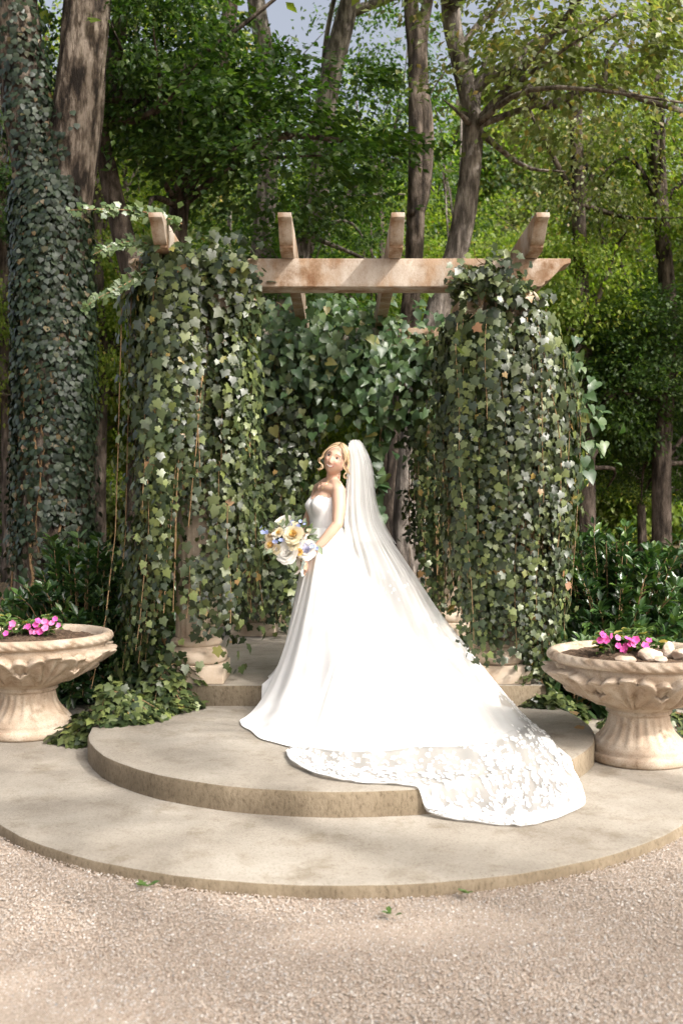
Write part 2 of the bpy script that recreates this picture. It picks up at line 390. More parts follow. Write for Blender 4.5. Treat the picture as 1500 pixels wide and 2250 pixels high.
# ------------------------------------------------------------------ urns
def sm(a, b, x): t = np.clip((x-a)/(b-a), 0, 1); return t*t*(3-2*t)
UP = [(0, 0), (.275, 0), (.285, .012), (.285, .045), (.278, .055), (.262, .058), (.268, .075), (.262, .098), (.245, .11)]
UP += [(.162 + .088*(1-t)**2.2, .11 + .16*t) for t in np.linspace(.04, 1, 18)]
UP += [(.176, .275), (.183, .285), (.176, .297), (.186, .302)]
UP += [(.186 + .280*(1-(1-t)**1.45), .302 + .245*t) for t in np.linspace(.02, 1, 56)]
UP += [(.470, .556), (.462, .565), (.468, .575)] + [(.478 + .034*math.sin(t), .605 - .03*math.cos(t)) for t in np.linspace(0, PI*.95, 14)]
UP += [(.468, .632), (.452, .625), (.44, .60), (.43, .57), (0, .56)]
def urn_disp(A, z, u, r):
    d = np.zeros_like(A)
    fl = sm(.10, .125, z) * (1 - sm(.25, .272, z))
    d += fl * (.017*np.abs(np.cos(A*12))**.7 - .010)
    bw = sm(.315, .34, z) * (1 - sm(.535, .55, z))
    h = np.clip((z - .31) / .23, 0, 1)
    for K, off, top, wd, amp in ((8, .5, 1.0, 1.05, .036), (8, 0.0, 1.22, 1.0, .058)):
        a = (((A/(2*PI)*K + off) % 1.0) * 2 - 1)
        hh = h/top; ph = np.arctan2(a*1.25/wd, hh + .16); rho = np.hypot(a*.86/wd, hh + .16)
        fr = np.abs(np.cos(ph*4.6))                                   # fronds fanning from the leaf's foot
        edge = 1.10*(.86 + .14*fr**.6) - rho
        body = sm(-.01, .07, edge)
        rib = np.exp(-(a/.06)**2)*.25
        lip = np.exp(-((edge - .09)/.07)**2)*.75                      # curled tips
        leaf = bw*body*amp*(.12 + .72*fr**.8 + rib + lip)*(.55 + .45*sm(0, .35, hh))
        d = np.where(leaf > d, leaf, d) if off else np.where((body > .3) & (bw > .02), np.maximum(leaf, d*.25), d)
    rim = sm(.57, .585, z) * (1 - sm(.628, .634, z)) * (r > .455)
    d += rim * (.0042*np.cos(A*46 + z*150))
    return d
UV_, UF_ = lathe(UP, 320, (0, 0, 0), urn_disp)
UV_[:, 2] *= 1.0
def urn(cx, cy, rz, sc, label):
    root = thing('stone_urn', label, 'planter', (cx, cy, SLAB), 'carved urn planters')
    c_, s_ = math.cos(rz), math.sin(rz)
    V = UV_ * np.array([sc*1.03, sc, sc]); V = V @ np.array([[c_, s_, 0], [-s_, c_, 0], [0, 0, 1]]) + np.array([cx, cy, SLAB + .001])
    obj('bowl', mesh_np('bowl', V, UF_, True), M['stone'], root)
    n = 60; rr = np.linspace(0, .438*sc, 22); a = np.arange(n)/n*2*PI
    R, A = np.meshgrid(rr, a, indexing='ij')
    x, y = R*np.cos(A), R*np.sin(A)
    z = SLAB + .592*sc + .016*np.sin(x*13+cx*7)*np.sin(y*11) + .03*(1-(R/.44)**2) + .006*rng.normal(size=R.shape)
    V = np.stack([x*1.03+cx, y+cy, z], -1).reshape(-1, 3)
    I = np.arange(21)[:, None]*n; J = np.arange(n)[None]; K = (J+1) % n
    F = np.stack([I+J, I+K, I+n+K, I+n+J], -1).reshape(-1, 4)
    obj('soil', mesh_np('soil', V, F, True), M['soil'], root)
    return root
URN_L = (-2.16, 6.86); URN_R = (1.83, 6.14)
urn(*URN_L, .2, 1.09, 'carved stone urn planter at the left edge, soil bare beside pink flowers')
urn(*URN_R, .0, 1.05, 'carved stone urn planter at the right edge with pale rocks on its soil')
# ------------------------------------------------------------------ leaves
def tmpl_fan(pts, c, zf):
    pts = np.asarray(pts, float); V = np.vstack([[c], pts]); V = np.column_stack([V, zf(V[:, 0], V[:, 1])])
    n = len(pts); F = np.array([(0, 1+i, 1+(i+1) % n) for i in range(n)]); return V, F
mir = lambda h: h + [(-x, y) for x, y in h[::-1] if abs(x) > 1e-6]
IVY_T = tmpl_fan(mir([(0, 0), (.20, -.14), (.43, -.03), (.37, .18), (.54, .42), (.31, .54), (0, 1.0)])[0:], (0, .28),
                 lambda x, y: -.42*x*x - .24*y*y + .10*np.abs(x))
IVY_S = tmpl_fan([(0, 0), (.40, -.06), (.52, .42), (0, 1.0), (-.52, .42), (-.40, -.06)], (0, .28), lambda x, y: -.42*x*x - .24*y*y + .10*np.abs(x))
HEART_T = tmpl_fan(mir([(0, .04), (.18, -.12), (.42, .0), (.47, .27), (.27, .66), (0, 1.0)]), (0, .33), lambda x, y: -.34*y*y + .26*np.abs(x) - .2*x*x)
OV_V = np.array([[0,0,0],[.17,.25,.05],[.22,.55,.06],[.10,.84,.0],[0,1,-.10],[-.10,.84,0],[-.22,.55,.06],[-.17,.25,.05],[0,.5,-.02]], float)
OV_F = np.array([[0,1,8],[1,2,8],[2,3,8],[3,4,8],[4,5,8],[5,6,8],[6,7,8],[7,0,8]])
OVATE_T = (OV_V, OV_F)
TR_T = (np.array([[0,0,0],[.27,.42,.07],[0,1,-.07],[-.27,.42,.07]], float), np.array([[0,1,2],[0,2,3]]))
def norm(v): return v / (np.linalg.norm(v, axis=-1, keepdims=True) + 1e-9)
def frames(tip, nrm):
    y = norm(tip); x = norm(np.cross(y, nrm)); z = np.cross(x, y); return x, y, z
def cloud(T, pos, tip, nrm, size, wide=1.0):
    x, y, z = frames(tip, nrm); tv, tf = T
    V = pos[:, None] + size[:, None, None]*(tv[None, :, 0:1]*wide*x[:, None] + tv[None, :, 1:2]*y[:, None] + tv[None, :, 2:3]*z[:, None])
    F = (tf[None] + (np.arange(len(pos))*len(tv))[:, None, None]).reshape(-1, tf.shape[1])
    return V.reshape(-1, 3), F
LEAF_ME = {}
def leaf_parts(root, T, key, mat, pos, tip, nrm, size, nbig=300, name='leaf', rest='foliage', score=None):
    """the leaves that show largest are single objects, all others one mesh of the same plant"""
    n = len(pos)
    if score is None:
        score = size/pos[:, 1]*(.3 + np.abs(norm(nrm)[:, 1])) - .004*pos[:, 1] + .00*rng.random(n)
    order = np.argsort(-score); big = order[:nbig]; small = order[nbig:]
    if key not in LEAF_ME:
        me = mesh_np('leaf_' + key, T[0], T[1], True); me.materials.append(mat); LEAF_ME[key] = me
    me = LEAF_ME[key]; x, y, z = frames(tip, nrm)
    off = np.array(rootloc(root))
    for i in big:
        o = bpy.data.objects.new(name, me); COL.objects.link(o); o.parent = root
        s = size[i]; p = pos[i] - off
        o.matrix_basis = Matrix(((x[i,0]*s, y[i,0]*s, z[i,0]*s, p[0]), (x[i,1]*s, y[i,1]*s, z[i,1]*s, p[1]), (x[i,2]*s, y[i,2]*s, z[i,2]*s, p[2]), (0, 0, 0, 1)))
    if len(small):
        V, F = cloud(T, pos[small], tip[small], nrm[small], size[small])
        stuff(obj(rest, mesh_np(rest, V, F, True), mat, root))

def strand(p0, out, length, flare, drift, step=.03, zmin=None, seed=0):
    """one hanging ivy runner: list of points"""
    r_ = np.random.default_rng(seed); p = np.array(p0, float); pts = [p.copy()]
    v = np.array([out[0]*.6, out[1]*.6, .25]); g = np.zeros(2)
    n = int(length/step)
    for i in range(n):
        t = i/max(n, 1)
        g = g*.86 + r_.normal(0, .085, 2)
        tgt = np.array([out[0]*flare*(.3+t) + g[0]*.5 + drift[0]*.1, out[1]*flare*(.3+t) + g[1]*.5, -1.0])
        v = v*.72 + tgt*.28; v /= np.linalg.norm(v)
        p = p + v*step
        if zmin is not None and p[2] < zmin(p) + .02:
            p[2] = zmin(p) + .02; v[2] = 0
        pts.append(p.copy())
    return np.array(pts)
def strand_leaves(pts, out, smin, smax, seed=0, droop=.75):
    r_ = np.random.default_rng(seed); n = len(pts)
    k = np.repeat(np.arange(n), 1); k = k[r_.random(len(k)) < .97]
    p = pts[k]; m = len(p)
    side = np.where(np.arange(m) % 2 == 0, 1.0, -1.0) * r_.uniform(.4, 1, m)
    o = np.array([out[0], out[1], 0.0]); o /= np.linalg.norm(o) + 1e-6
    lat = np.array([-o[1], o[0], 0])
    pos = p + lat*(side*.035)[:, None] + o*r_.uniform(-.02, .06, m)[:, None]
    tip = norm(np.array([0, 0, -droop]) + lat*(side*.55)[:, None] + o*r_.uniform(-.05, .35, m)[:, None] + r_.normal(0, .16, (m, 3)))
    nrm = norm(o*1.0 + np.array([0, 0, .45]) + r_.normal(0, .33, (m, 3)))
    size = (smin + (smax-smin)*r_.random(m)**1.3) * np.where(r_.random(m) < .15, .6, 1.0) * np.linspace(1.1, .72, m) * r_.uniform(.85, 1.2)
    return pos, tip, nrm, size
def ground_at(p):
    x, y = p[0], p[1]
    if abs(x) < 1.46 and 7.12 < y < 10.75: return LAND
    if x*x + (y-MC)**2 < MR*MR and y < 7.2: return MID
    if (5.88 < y < 7.9 and abs(x) < 4.2) or x*x + (y-SLC)**2 < SLR*SLR: return SLAB
    return float(terrain(x, y)) - .03
def ivy_mass(label, cx, cy, top, prof, nstr, smin, smax, seed, nbig=300, longs=.85, stems=40, drift=(0, 0), group='ivy on the pergola columns', inner=True, foot=None):
    """ivy hanging round a column. prof: height -> outer radius (x, y)"""
    r_ = np.random.default_rng(seed)
    root = thing('ivy', label, 'ivy', (cx, cy, LAND), group)
    PP, TT, NN, SS = [], [], [], []; sb = MB()
    nb = max(8, nstr//9); bun = []
    for k in range(nb):                                              # runners hang in bundles with dark gaps between
        a = r_.uniform(PI*.95, PI*2.05) if r_.random() < .72 else r_.uniform(0, 2*PI)
        zt = top - r_.random()*.12 if r_.random() < .5 else .6 + (top - .6)*(1 - r_.random()**1.8*.85)
        bun.append((a, zt, r_.uniform(.62, 1.28), r_.uniform(.4, 1.05)))
    for i in range(nstr):
        ba, bz, br, bl = bun[i % nb]
        a = ba + r_.normal(0, .12); out = np.array([math.cos(a), math.sin(a)])
        zt = min(top, bz + r_.normal(0, .10)); fr = br*r_.uniform(.88, 1.06)*(r_.uniform(1.1, 1.4) if r_.random() < .10 else 1)
        rr = prof(zt)*fr*.93
        L = (zt - .2)*bl*r_.uniform(.6, 1.15)
        if r_.random() < .25: L = r_.uniform(.35, .9)
        p0 = (cx + out[0]*rr, cy + out[1]*rr*.85, zt)
        zm = ground_at if foot is None else (lambda p, o_=out: max(ground_at(p), foot(o_)))
        if foot is not None: L = min(L, max(.3, zt - foot(out)))
        pts = strand(p0, out, L, .10, drift, .030, ground_at, seed*1000 + i)
        # keep to the outline of the mass
        rad = np.hypot(pts[:, 0]-cx, (pts[:, 1]-cy)/.85); lim = np.array([prof(z) for z in pts[:, 2]])*fr
        f = np.minimum(1, lim/np.maximum(rad, 1e-3)); pts[:, 0] = cx + (pts[:, 0]-cx)*f; pts[:, 1] = cy + (pts[:, 1]-cy)*f
        d = strand_leaves(pts, out, smin, smax, seed*1000 + i)
        for l, q in zip((PP, TT, NN, SS), d): l.append(q)
        if i < stems or r_.random() < .25: sb.tube(pts, r_.uniform(.002, .0042), 4, False)
    # bare woody runners
    for i in range(26):
        a = r_.uniform(PI*1.08, PI*1.92); out = np.array([math.cos(a), math.sin(a)])
        z1 = r_.uniform(1.2, 2.7); rr = prof(z1)*r_.uniform(.75, .95)
        pts = strand((cx + out[0]*rr, cy + out[1]*rr*.85, z1), out, min(r_.uniform(.6, 1.7), z1 - .7), .04, drift, .06, ground_at, seed*77 + i)
        rad = np.hypot(pts[:, 0]-cx, (pts[:, 1]-cy)/.85); lim = np.array([prof(z) for z in pts[:, 2]])*.97
        f = np.minimum(1, lim/np.maximum(rad, 1e-3)); pts[:, 0] = cx + (pts[:, 0]-cx)*f; pts[:, 1] = cy + (pts[:, 1]-cy)*f
        sb.tube(pts, r_.uniform(.003, .006), 5, False)
    if inner:                                                        # older leaves close to the column
        m = 600
        a = r_.uniform(0, 2*PI, m); z = r_.uniform(.4, top, m); rr = np.array([prof(q) for q in z])*r_.uniform(.45, .8, m)
        o = np.column_stack([np.cos(a), np.sin(a), np.zeros(m)])
        PP.append(np.column_stack([cx + o[:, 0]*rr, cy + o[:, 1]*rr*.85, z]))
        TT.append(norm(np.array([0, 0, -1.0]) + r_.normal(0, .35, (m, 3)))); NN.append(norm(o + np.array([0, 0, .4]) + r_.normal(0, .4, (m, 3))))
        SS.append(r_.uniform(smin, smax, m)*1.05)
    m = 60; k_ = np.repeat(np.arange(m), 11)                          # tangled tufts between the runners
    a = r_.uniform(PI*.95, PI*2.05, m); z = r_.uniform(.85, top - .1, m); rr = np.array([prof(q) for q in z])*r_.uniform(.75, 1.08, m)
    o = np.column_stack([np.cos(a), np.sin(a), np.zeros(m)]); c_ = np.column_stack([cx + o[:, 0]*rr, cy + o[:, 1]*rr*.85, z]); n_ = len(k_)
    PP.append(c_[k_] + r_.normal(0, .055, (n_, 3))); TT.append(norm(np.array([0, 0, -.6]) + o[k_]*.3 + r_.normal(0, .6, (n_, 3))))
    NN.append(norm(o[k_] + np.array([0, 0, .5]) + r_.normal(0, .5, (n_, 3)))); SS.append(r_.uniform(smin*.8, smax, n_))
    obj('stems', sb.mesh('stems', True), M['stem'], root)
    leaf_parts(root, IVY_T, 'ivy', M['ivy'], *[np.concatenate(q) for q in (PP, TT, NN, SS)], nbig=nbig)
    return root
r0 = np.random.default_rng(2)
def prof_left(z): return float(np.interp(z, [0, .35, .8, 1.4, 2.2, 2.8, 3.15, 3.45], [.62, .55, .48, .43, .41, .40, .40, .30]))
def prof_right(z): return float(np.interp(z, [0, .35, .8, 1.4, 2.2, 2.7, 3.05, 3.4], [.40, .40, .38, .42, .45, .40, .32, .26]))
def prof_back(z): return float(np.interp(z, [0, .5, 2.2, 3.2], [.40, .42, .44, .42]))
ivy_mass('thick ivy curtain smothering the left front column, bare brown runners in its middle', COLS[0][0]-.02, 7.36, 3.42, prof_left, 300, .038, .086, 3, drift=(-.3, 0), foot=lambda o: .70 + r0.normal(0, .1) if o[0] > -.30 else .2)
ivy_mass('thick ivy curtain on the right front column, leaves sunlit white on its right', COLS[1][0]+.05, 7.36, 2.98, prof_right, 290, .036, .080, 4, drift=(.4, 0), foot=lambda o: .55 + r0.normal(0, .1) if o[0] < .5 else .25)
ivy_mass('shaded ivy on the rear left column, seen between the left ivy and the bride', COLS[2][0], 10.1, 3.3, prof_back, 190, .04, .075, 5, nbig=200)
ivy_mass('shaded ivy on the rear right column behind the veil', COLS[3][0], 10.1, 3.3, prof_back, 60, .05, .085, 6, nbig=100)

def bough_cover(label, name, path, width, n, T, key, mat, smin, smax, seed, sag=.0, nbig=200, up=.5, group=None, front=0.0):
    """leaves heaped along a line: ivy on a beam or a trailing spray"""
    r_ = np.random.default_rng(seed); pts = spline(path, 40)
    root = thing(name, label, 'vine' if key == 'heart' else 'ivy', tuple(pts[0]), group)
    k = r_.random(n)*39; i = k.astype(int); f = (k-i)[:, None]; j = np.minimum(i+1, 39)
    c = pts[i]*(1-f) + pts[j]*f
    w = np.interp(k/39, np.linspace(0, 1, len(width)), width)
    off = r_.normal(0, .5, (n, 3))*w[:, None]; off[:, 2] *= .8; off[:, 2] -= np.abs(r_.normal(0, sag, n)) if sag else 0
    pos = c + off
    o = norm(off*np.array([1, 1, .6]) + np.array([0, -front, up]))
    tip = norm(np.array([0, 0, -.8]) + o*.5 + r_.normal(0, .45, (n, 3))); nrm = norm(o + np.array([0, -.3, .4]) + r_.normal(0, .55, (n, 3)))
    b = MB(); b.tube(pts, .005, 5, False)
    for q in range(10):
        s = r_.integers(0, 36); e = pts[s] + r_.normal(0, .6, 3)*np.interp(s/39, np.linspace(0, 1, len(width)), width)
        b.tube(spline([pts[s], (pts[s]+e)/2 + r_.normal(0, .03, 3), e], 8), .003, 4, False)
    obj('stems', b.mesh('stems', True), M['stem'], root)
    leaf_parts(root, T, key, mat, pos, tip, nrm, r_.uniform(smin, smax, n), nbig=nbig)
    return root
# ivy heaped on the front beam's left end and over the right capital
bough_cover('ivy heaped over the left end of the front beam, catching the sun', 'ivy', [P(325, 560, 7.3), P(400, 575, 7.2), P(480, 560, 7.15), P(545, 600, 7.15)], [.12, .26, .28, .12], 800, IVY_T, 'ivy', M['ivy'], .04, .085, 21, .12, 220, .7, 'ivy on the pergola columns', .8)
bough_cover('dark ivy tuft clambering over the front beam above the right scroll capital', 'ivy', [P(1010, 620, 7.12), P(1060, 580, 7.12), P(1110, 610, 7.1), P(1165, 640, 7.12)], [.10, .20, .22, .10], 520, IVY_T, 'ivy', M['ivy'], .04, .075, 22, .10, 220, .6, 'ivy on the pergola columns', .9)
M['ivy_young'] = leafmat('young_ivy_leaf', [(0, (.06, .105, .04)), (1, (.14, .19, .075))], .4, .7, .3)
# sprays reaching out to the left of the pergola
def spray(label, path, n, s0, s1, seed):
    r_ = np.random.default_rng(seed); pts = spline(path, 30); root = thing('ivy', label, 'ivy', tuple(pts[0]), 'ivy sprays reaching left of the pergola')
    k = np.sort(r_.random(n))*29; i = k.astype(int); j = np.minimum(i+1, 29); f = (k-i)[:, None]
    c = pts[i]*(1-f) + pts[j]*f; tg = norm(pts[j]-pts[i]+1e-6)
    side = r_.choice([-1, 1], n)[:, None]*np.cross(tg, [0, 0, 1])
    tip = norm(tg*.7 + side*.3 + np.array([0, 0, 1])*r_.choice([-.8, .5], n)[:, None] + r_.normal(0, .2, (n, 3)))
    nrm = norm(np.array([.25, -.85, .6]) + r_.normal(0, .3, (n, 3)))
    obj('stem', MB().tube(pts, np.linspace(.006, .002, 30), 5, False).mesh('stem', True), M['stem'], root)
    leaf_parts(root, IVY_T, 'ivy_young', M['ivy_young'], c + np.array([0, 0, 1])*r_.normal(0, .02, n)[:, None], tip, nrm, np.interp(k/29, [0, 1], [s1, s0])*r_.uniform(.8, 1.1, n), nbig=90)
spray('long ivy spray reaching left above the leftmost rafter', [P(400, 492, 7.0), P(330, 468, 6.9), P(240, 460, 6.85), P(150, 462, 6.8)], 95, .035, .075, 31)
spray('drooping ivy spray hanging left below the beam end', [P(330, 590, 7.1), P(275, 625, 7.0), P(225, 650, 6.95), P(182, 678, 6.9)], 80, .03, .075, 32)
spray('ivy spray between the leftmost rafter and the big trunk', [P(350, 545, 7.1), P(300, 530, 7.0), P(250, 538, 6.95), P(205, 560, 6.9)], 80, .035, .07, 33)

# heart-leaved vine along the rear beam and hanging beneath it
bough_cover('heart-leaved vine hanging in a green curtain from the rear beam behind the bride', 'heart_leaf_vine', [P(590, 730, 9.8), P(700, 735, 9.75), P(800, 755, 9.8), P(950, 760, 9.8)], [.5, .62, .62, .55], 2100, HEART_T, 'heart', M['vine'], .055, .115, 23, .28, 300, .3, 'heart-leaved vines', 1.2)
bough_cover('heart-leaved vine bulging out from the right side of the right ivy, sunlit', 'heart_leaf_vine', [P(1175, 700, 7.5), P(1220, 850, 7.45), P(1240, 980, 7.4), P(1235, 1080, 7.4)], [.15, .28, .26, .12], 420, HEART_T, 'heart', M['vine'], .05, .115, 24, .05, 200, .4, 'heart-leaved vines', .6)
bough_cover('short heart-leaved vine trailing down beside the grey trunks behind the veil', 'heart_leaf_vine', [P(845, 900, 9.9), P(835, 960, 9.85), P(830, 1040, 9.8), P(828, 1100, 9.8)], [.22, .14, .12, .08], 60, HEART_T, 'heart', M['vine'], .09, .14, 25, .05, 60, .3, 'heart-leaved vines', 1.0)

bough_cover('shaded ivy wall filling the space between the left ivy curtain and the bride', 'ivy', [P(600, 760, 9.75), P(612, 950, 9.72), P(618, 1150, 9.72), P(608, 1330, 9.75)], [.32, .34, .36, .30], 1500, IVY_T, 'ivy', M['ivy'], .045, .09, 26, .05, 150, .4, 'ivy on the pergola columns', 1.2)
# ivy creeping over the ground beside the steps
def ground_ivy(label, cx, cy, rx, ry, h, n, seed):
    r_ = np.random.default_rng(seed); root = thing('ground_ivy', label, 'ivy', (cx, cy, ground_at((cx, cy))), 'ivy creeping on the ground')
    a = r_.uniform(0, 2*PI, n); q = np.sqrt(r_.random(n)); x = cx + rx*q*np.cos(a); y = cy + ry*q*np.sin(a)
    hh = h*(1-q**2)*(.65+.35*np.sin(x*9)*np.cos(y*8)) + .03
    z = np.array([max(ground_at((x_, y_)), SLAB) for x_, y_ in zip(x, y)]) + hh*r_.uniform(.35, 1, n)
    o = np.column_stack([np.cos(a)*q, np.sin(a)*q - .3, np.full(n, .9)])
    tip = norm(o*np.array([1, 1, .2]) + np.array([0, -.5, -.5]) + r_.normal(0, .4, (n, 3))); nrm = norm(o + r_.normal(0, .3, (n, 3)))
    b = MB()
    for k in range(14):
        t = r_.uniform(0, 6.28); e = np.array([cx + rx*.9*math.cos(t), cy + ry*.9*math.sin(t)])
        m_ = np.array([(cx+e[0])/2, (cy+e[1])/2])
        b.tube(spline([[cx, cy, max(ground_at((cx, cy)), SLAB)+h*.7], [*m_, max(ground_at(m_), SLAB)+h*.5], [*e, max(ground_at(e), SLAB)+.02]], 10), .003, 4, False)
    obj('stems', b.mesh('stems', True), M['stem'], root)
    leaf_parts(root, IVY_T, 'ivy', M['ivy'], np.column_stack([x, y, z]), tip, nrm, r_.uniform(.035, .075, n), nbig=260)
ground_ivy('low mound of ivy between the left urn and the curved step', -1.58, 6.75, .42, .34, .26, 800, 41)
ground_ivy('ivy spilling over the landing edge beside the left plinth', -1.28, 7.05, .30, .26, .30, 600, 42)
ground_ivy('ivy trailing on the ground below the right-hand column', 1.50, 7.35, .30, .35, .30, 650, 43)
ground_ivy('ivy peeping out behind the foot of the right urn', 2.25, 7.0, .45, .3, .18, 300, 44)

# ------------------------------------------------------------------ shrubs
def shrub(label, c, rx, ry, rz, nst, seed, smin=.075, smax=.12, mat='shrub', name='laurel_shrub', nbig=300):
    r_ = np.random.default_rng(seed); cx, cy, cz = c
    root = thing(name, label, 'shrub', (cx, cy, cz), 'shrubs flanking the pergola'); b = MB(); PP, TT, NN, SS = [], [], [], []
    for i in range(nst):
        a = r_.uniform(0, 2*PI); e = math.asin(r_.uniform(.02, 1)); q = r_.uniform(.55, 1.06)
        end = np.array([cx + rx*q*math.cos(a)*math.cos(e), cy + ry*q*math.sin(a)*math.cos(e), cz + rz*q*math.sin(e)])
        base = np.array([cx + .2*rx*math.cos(a), cy + .2*ry*math.sin(a), cz]); midp = base*.45 + end*.55 + np.array([0, 0, .12*rz])
        pts = spline([base, midp, end], 14); b.tube(pts[::3], np.linspace(.009, .003, 5), 4, False)
        m = 24; k = np.clip(13 - np.abs(r_.normal(0, 5.0, m)), 2, 13); ii = k.astype(int)
        p = pts[ii]; tg = norm(end - midp); ang = r_.uniform(0, 2*PI, m)
        u = norm(np.cross(tg, [0.1, .2, 1.0])); w = np.cross(tg, u)
        rad = np.cos(ang)[:, None]*u + np.sin(ang)[:, None]*w
        PP.append(p + rad*.01); TT.append(norm(rad*.9 + tg*.75 + np.array([0, 0, .1]) + r_.normal(0, .2, (m, 3))))
        NN.append(norm(np.array([0, -.1, 1.0]) + tg*.4 + r_.normal(0, .35, (m, 3)))); SS.append(r_.uniform(smin, smax, m))
    obj('branches', b.mesh('branches', True), M['stem'], root)
    leaf_parts(root, OVATE_T, mat + '_ov', M[mat], *[np.concatenate(q) for q in (PP, TT, NN, SS)], nbig=nbig)
shrub('dark glossy laurel shrub behind the left urn', (-2.15, 8.3, 0.0), .85, .7, 1.42, 460, 51)
shrub('dark laurel shrub between the big ivy trunk and the left ivy curtain', (-1.72, 8.9, 0.0), .65, .6, 1.25, 170, 54, nbig=200)
shrub('broad glossy laurel shrub behind the right urn, tips sunlit', (2.25, 8.25, 0.0), .85, .75, 1.50, 480, 52)
shrub('dark laurel shrub at the right edge behind the urn', (3.05, 8.7, 0.0), .8, .8, 1.45, 340, 55, nbig=220)
shrub('low broad-leaved plant tucked between the right ivy and the right urn', (1.72, 7.55, 0.02), .40, .3, .55, 38, 53, .12, .2, 'vine', 'broadleaf_plant', 200)
# strappy grass tuft behind the left urn
r_ = np.random.default_rng(61); b = MB(); root = thing('grass_tuft', 'strappy green grass tuft behind the flowers of the left urn', 'grass', (-2.48, 7.75, 0))
for i in range(70):
    a = r_.uniform(0, 6.28); L = r_.uniform(.35, .62); lean = r_.uniform(.1, .45); w = .007
    bx_, by_ = -2.48 + r_.normal(0, .06), 7.75 + r_.normal(0, .06)
    pp = [np.array([bx_ + math.cos(a)*lean*L*t*t*1.4, by_ + math.sin(a)*lean*L*t*t*1.4, L*t*(1-.25*t*lean)]) for t in np.linspace(0, 1, 6)]
    sd = np.array([-math.sin(a), math.cos(a), 0])
    V = np.array([q + s*sd*w*(1-.85*k/5) for k, q in enumerate(pp) for s in (-1, 1)])
    b.add(V, [(2*k, 2*k+1, 2*k+3, 2*k+2) for k in range(5)])
stuff(obj('blades', b.mesh('blades', True), M['vine'], root))
# ------------------------------------------------------------------ trees
def crown(seed, R, nclump, per, s0, s1, flat=.45, hollow=.25):
    """leaf cloud round the origin: clumps on sprays with gaps between them"""
    r_ = np.random.default_rng(seed); R = np.array(R, float)
    d = norm(r_.normal(size=(nclump, 3))); q = hollow + (1-hollow)*r_.random(nclump)**.55
    C = d*q[:, None]*R
    cs = R.mean()*r_.uniform(.07, .20, nclump)
    n = nclump*per; ci = np.repeat(np.arange(nclump), per)
    off = r_.normal(0, 1, (n, 3))*cs[ci][:, None]*np.array([1, 1, flat])
    off[:, 2] -= .18*(off[:, 0]**2 + off[:, 1]**2)/cs[ci]
    pos = C[ci] + off
    out = norm(pos*np.array([1, 1, .4]))
    nr_c = norm(np.array([0, 0, 1.0]) + r_.normal(0, .45, (nclump, 3)))[ci]
    tip = norm(out*.6 + np.array([0, 0, -.55]) + r_.normal(0, .5, (n, 3)))
    nrm = norm(nr_c + out*.35 + r_.normal(0, .38, (n, 3)))
    return cloud(TR_T, pos, tip, nrm, r_.uniform(s0, s1, n), 1.15)
CROWN = {}
def crown_mesh(key, mat, *a):
    k = (key, mat)
    if k not in CROWN:
        V, F = crown(*a); me = mesh_np('crown', V, F); me.materials.append(M[mat]); CROWN[k] = me
    return CROWN[k]
KIND = {  # seed, R, clumps, leaves each, sizes
 'wide':  (101, (2.4, 2.2, 1.7), 78, 85, .10, .17),
 'tall':  (102, (1.9, 1.9, 3.4), 85, 85, .10, .17),
 'airy':  (103, (2.2, 2.2, 2.4), 58, 75, .09, .15, .5, .1),
 'dense': (104, (2.3, 2.2, 2.6), 150, 85, .10, .17, .5, .0),
 'far':   (105, (3.2, 3.0, 4.6), 95, 75, .20, .34, .5, .0),
 'high':  (106, (3.0, 3.0, 2.4), 95, 70, .12, .19, .5, .1),
}
def tree(label, path, rad, crowns, bark='bark', limbs=(), group=None, sides=10, name='tree', wob=.06, cat='tree'):
    """path/limbs: world points; crowns: (kind, leaf material, centre, scale, turn)"""
    path = np.array(path, float); root = thing(name, label, cat, tuple(path[0]), group); b = MB()
    m = max(10, len(path)*7); pts = spline(path, m); rr = np.interp(np.linspace(0, 1, m), np.linspace(0, 1, len(rad)), rad)
    rr = rr*(1 + .35*np.exp(-np.arange(m)/m*18)); pts[0, 2] -= .15
    b.tube(pts, rr, sides, True, wob, len(label))
    for lp, r0, r1 in limbs:
        q = spline(np.array(lp, float), max(8, len(lp)*6)); b.tube(q, np.linspace(r0, r1, len(q)), 7, True, .05, 3)
    rs = np.random.default_rng(len(label)*7 + int(abs(path[0][0])*10))
    for kind, mt, c, s, rz in crowns:                                 # boughs into each crown
        s = s if np.isscalar(s) else float(np.mean(s))
        c = np.array(c, float); k = np.argmin(np.linalg.norm(pts - (c - np.array([0, 0, 1.2*s])), axis=1)); st = pts[k]
        for t in range(7):
            e = c + rs.normal(0, .8, 3)*np.array(KIND[kind][1])*s*.7; md = (st+e)/2 + rs.normal(0, .2, 3) + np.array([0, 0, .15])
            b.tube(spline([st, md, e], 10), np.linspace(min(rr[k]*.5, .05*s+.02), .008, 10), 5, False)
    obj('trunk', b.mesh('trunk', True), M[bark], root)
    for kind, mt, c, s, rz in crowns:
        s3 = (s, s, s) if np.isscalar(s) else s
        place('crown', crown_mesh(kind, mt, *KIND[kind]), root, Matrix.LocRotScale(Vector(c), Quaternion((0, 0, 1), rz), Vector(s3)))
    return root
def G(px, d): x = (px-750)/FPX*d; return np.array([x, d, float(terrain(x, d)) - .03])

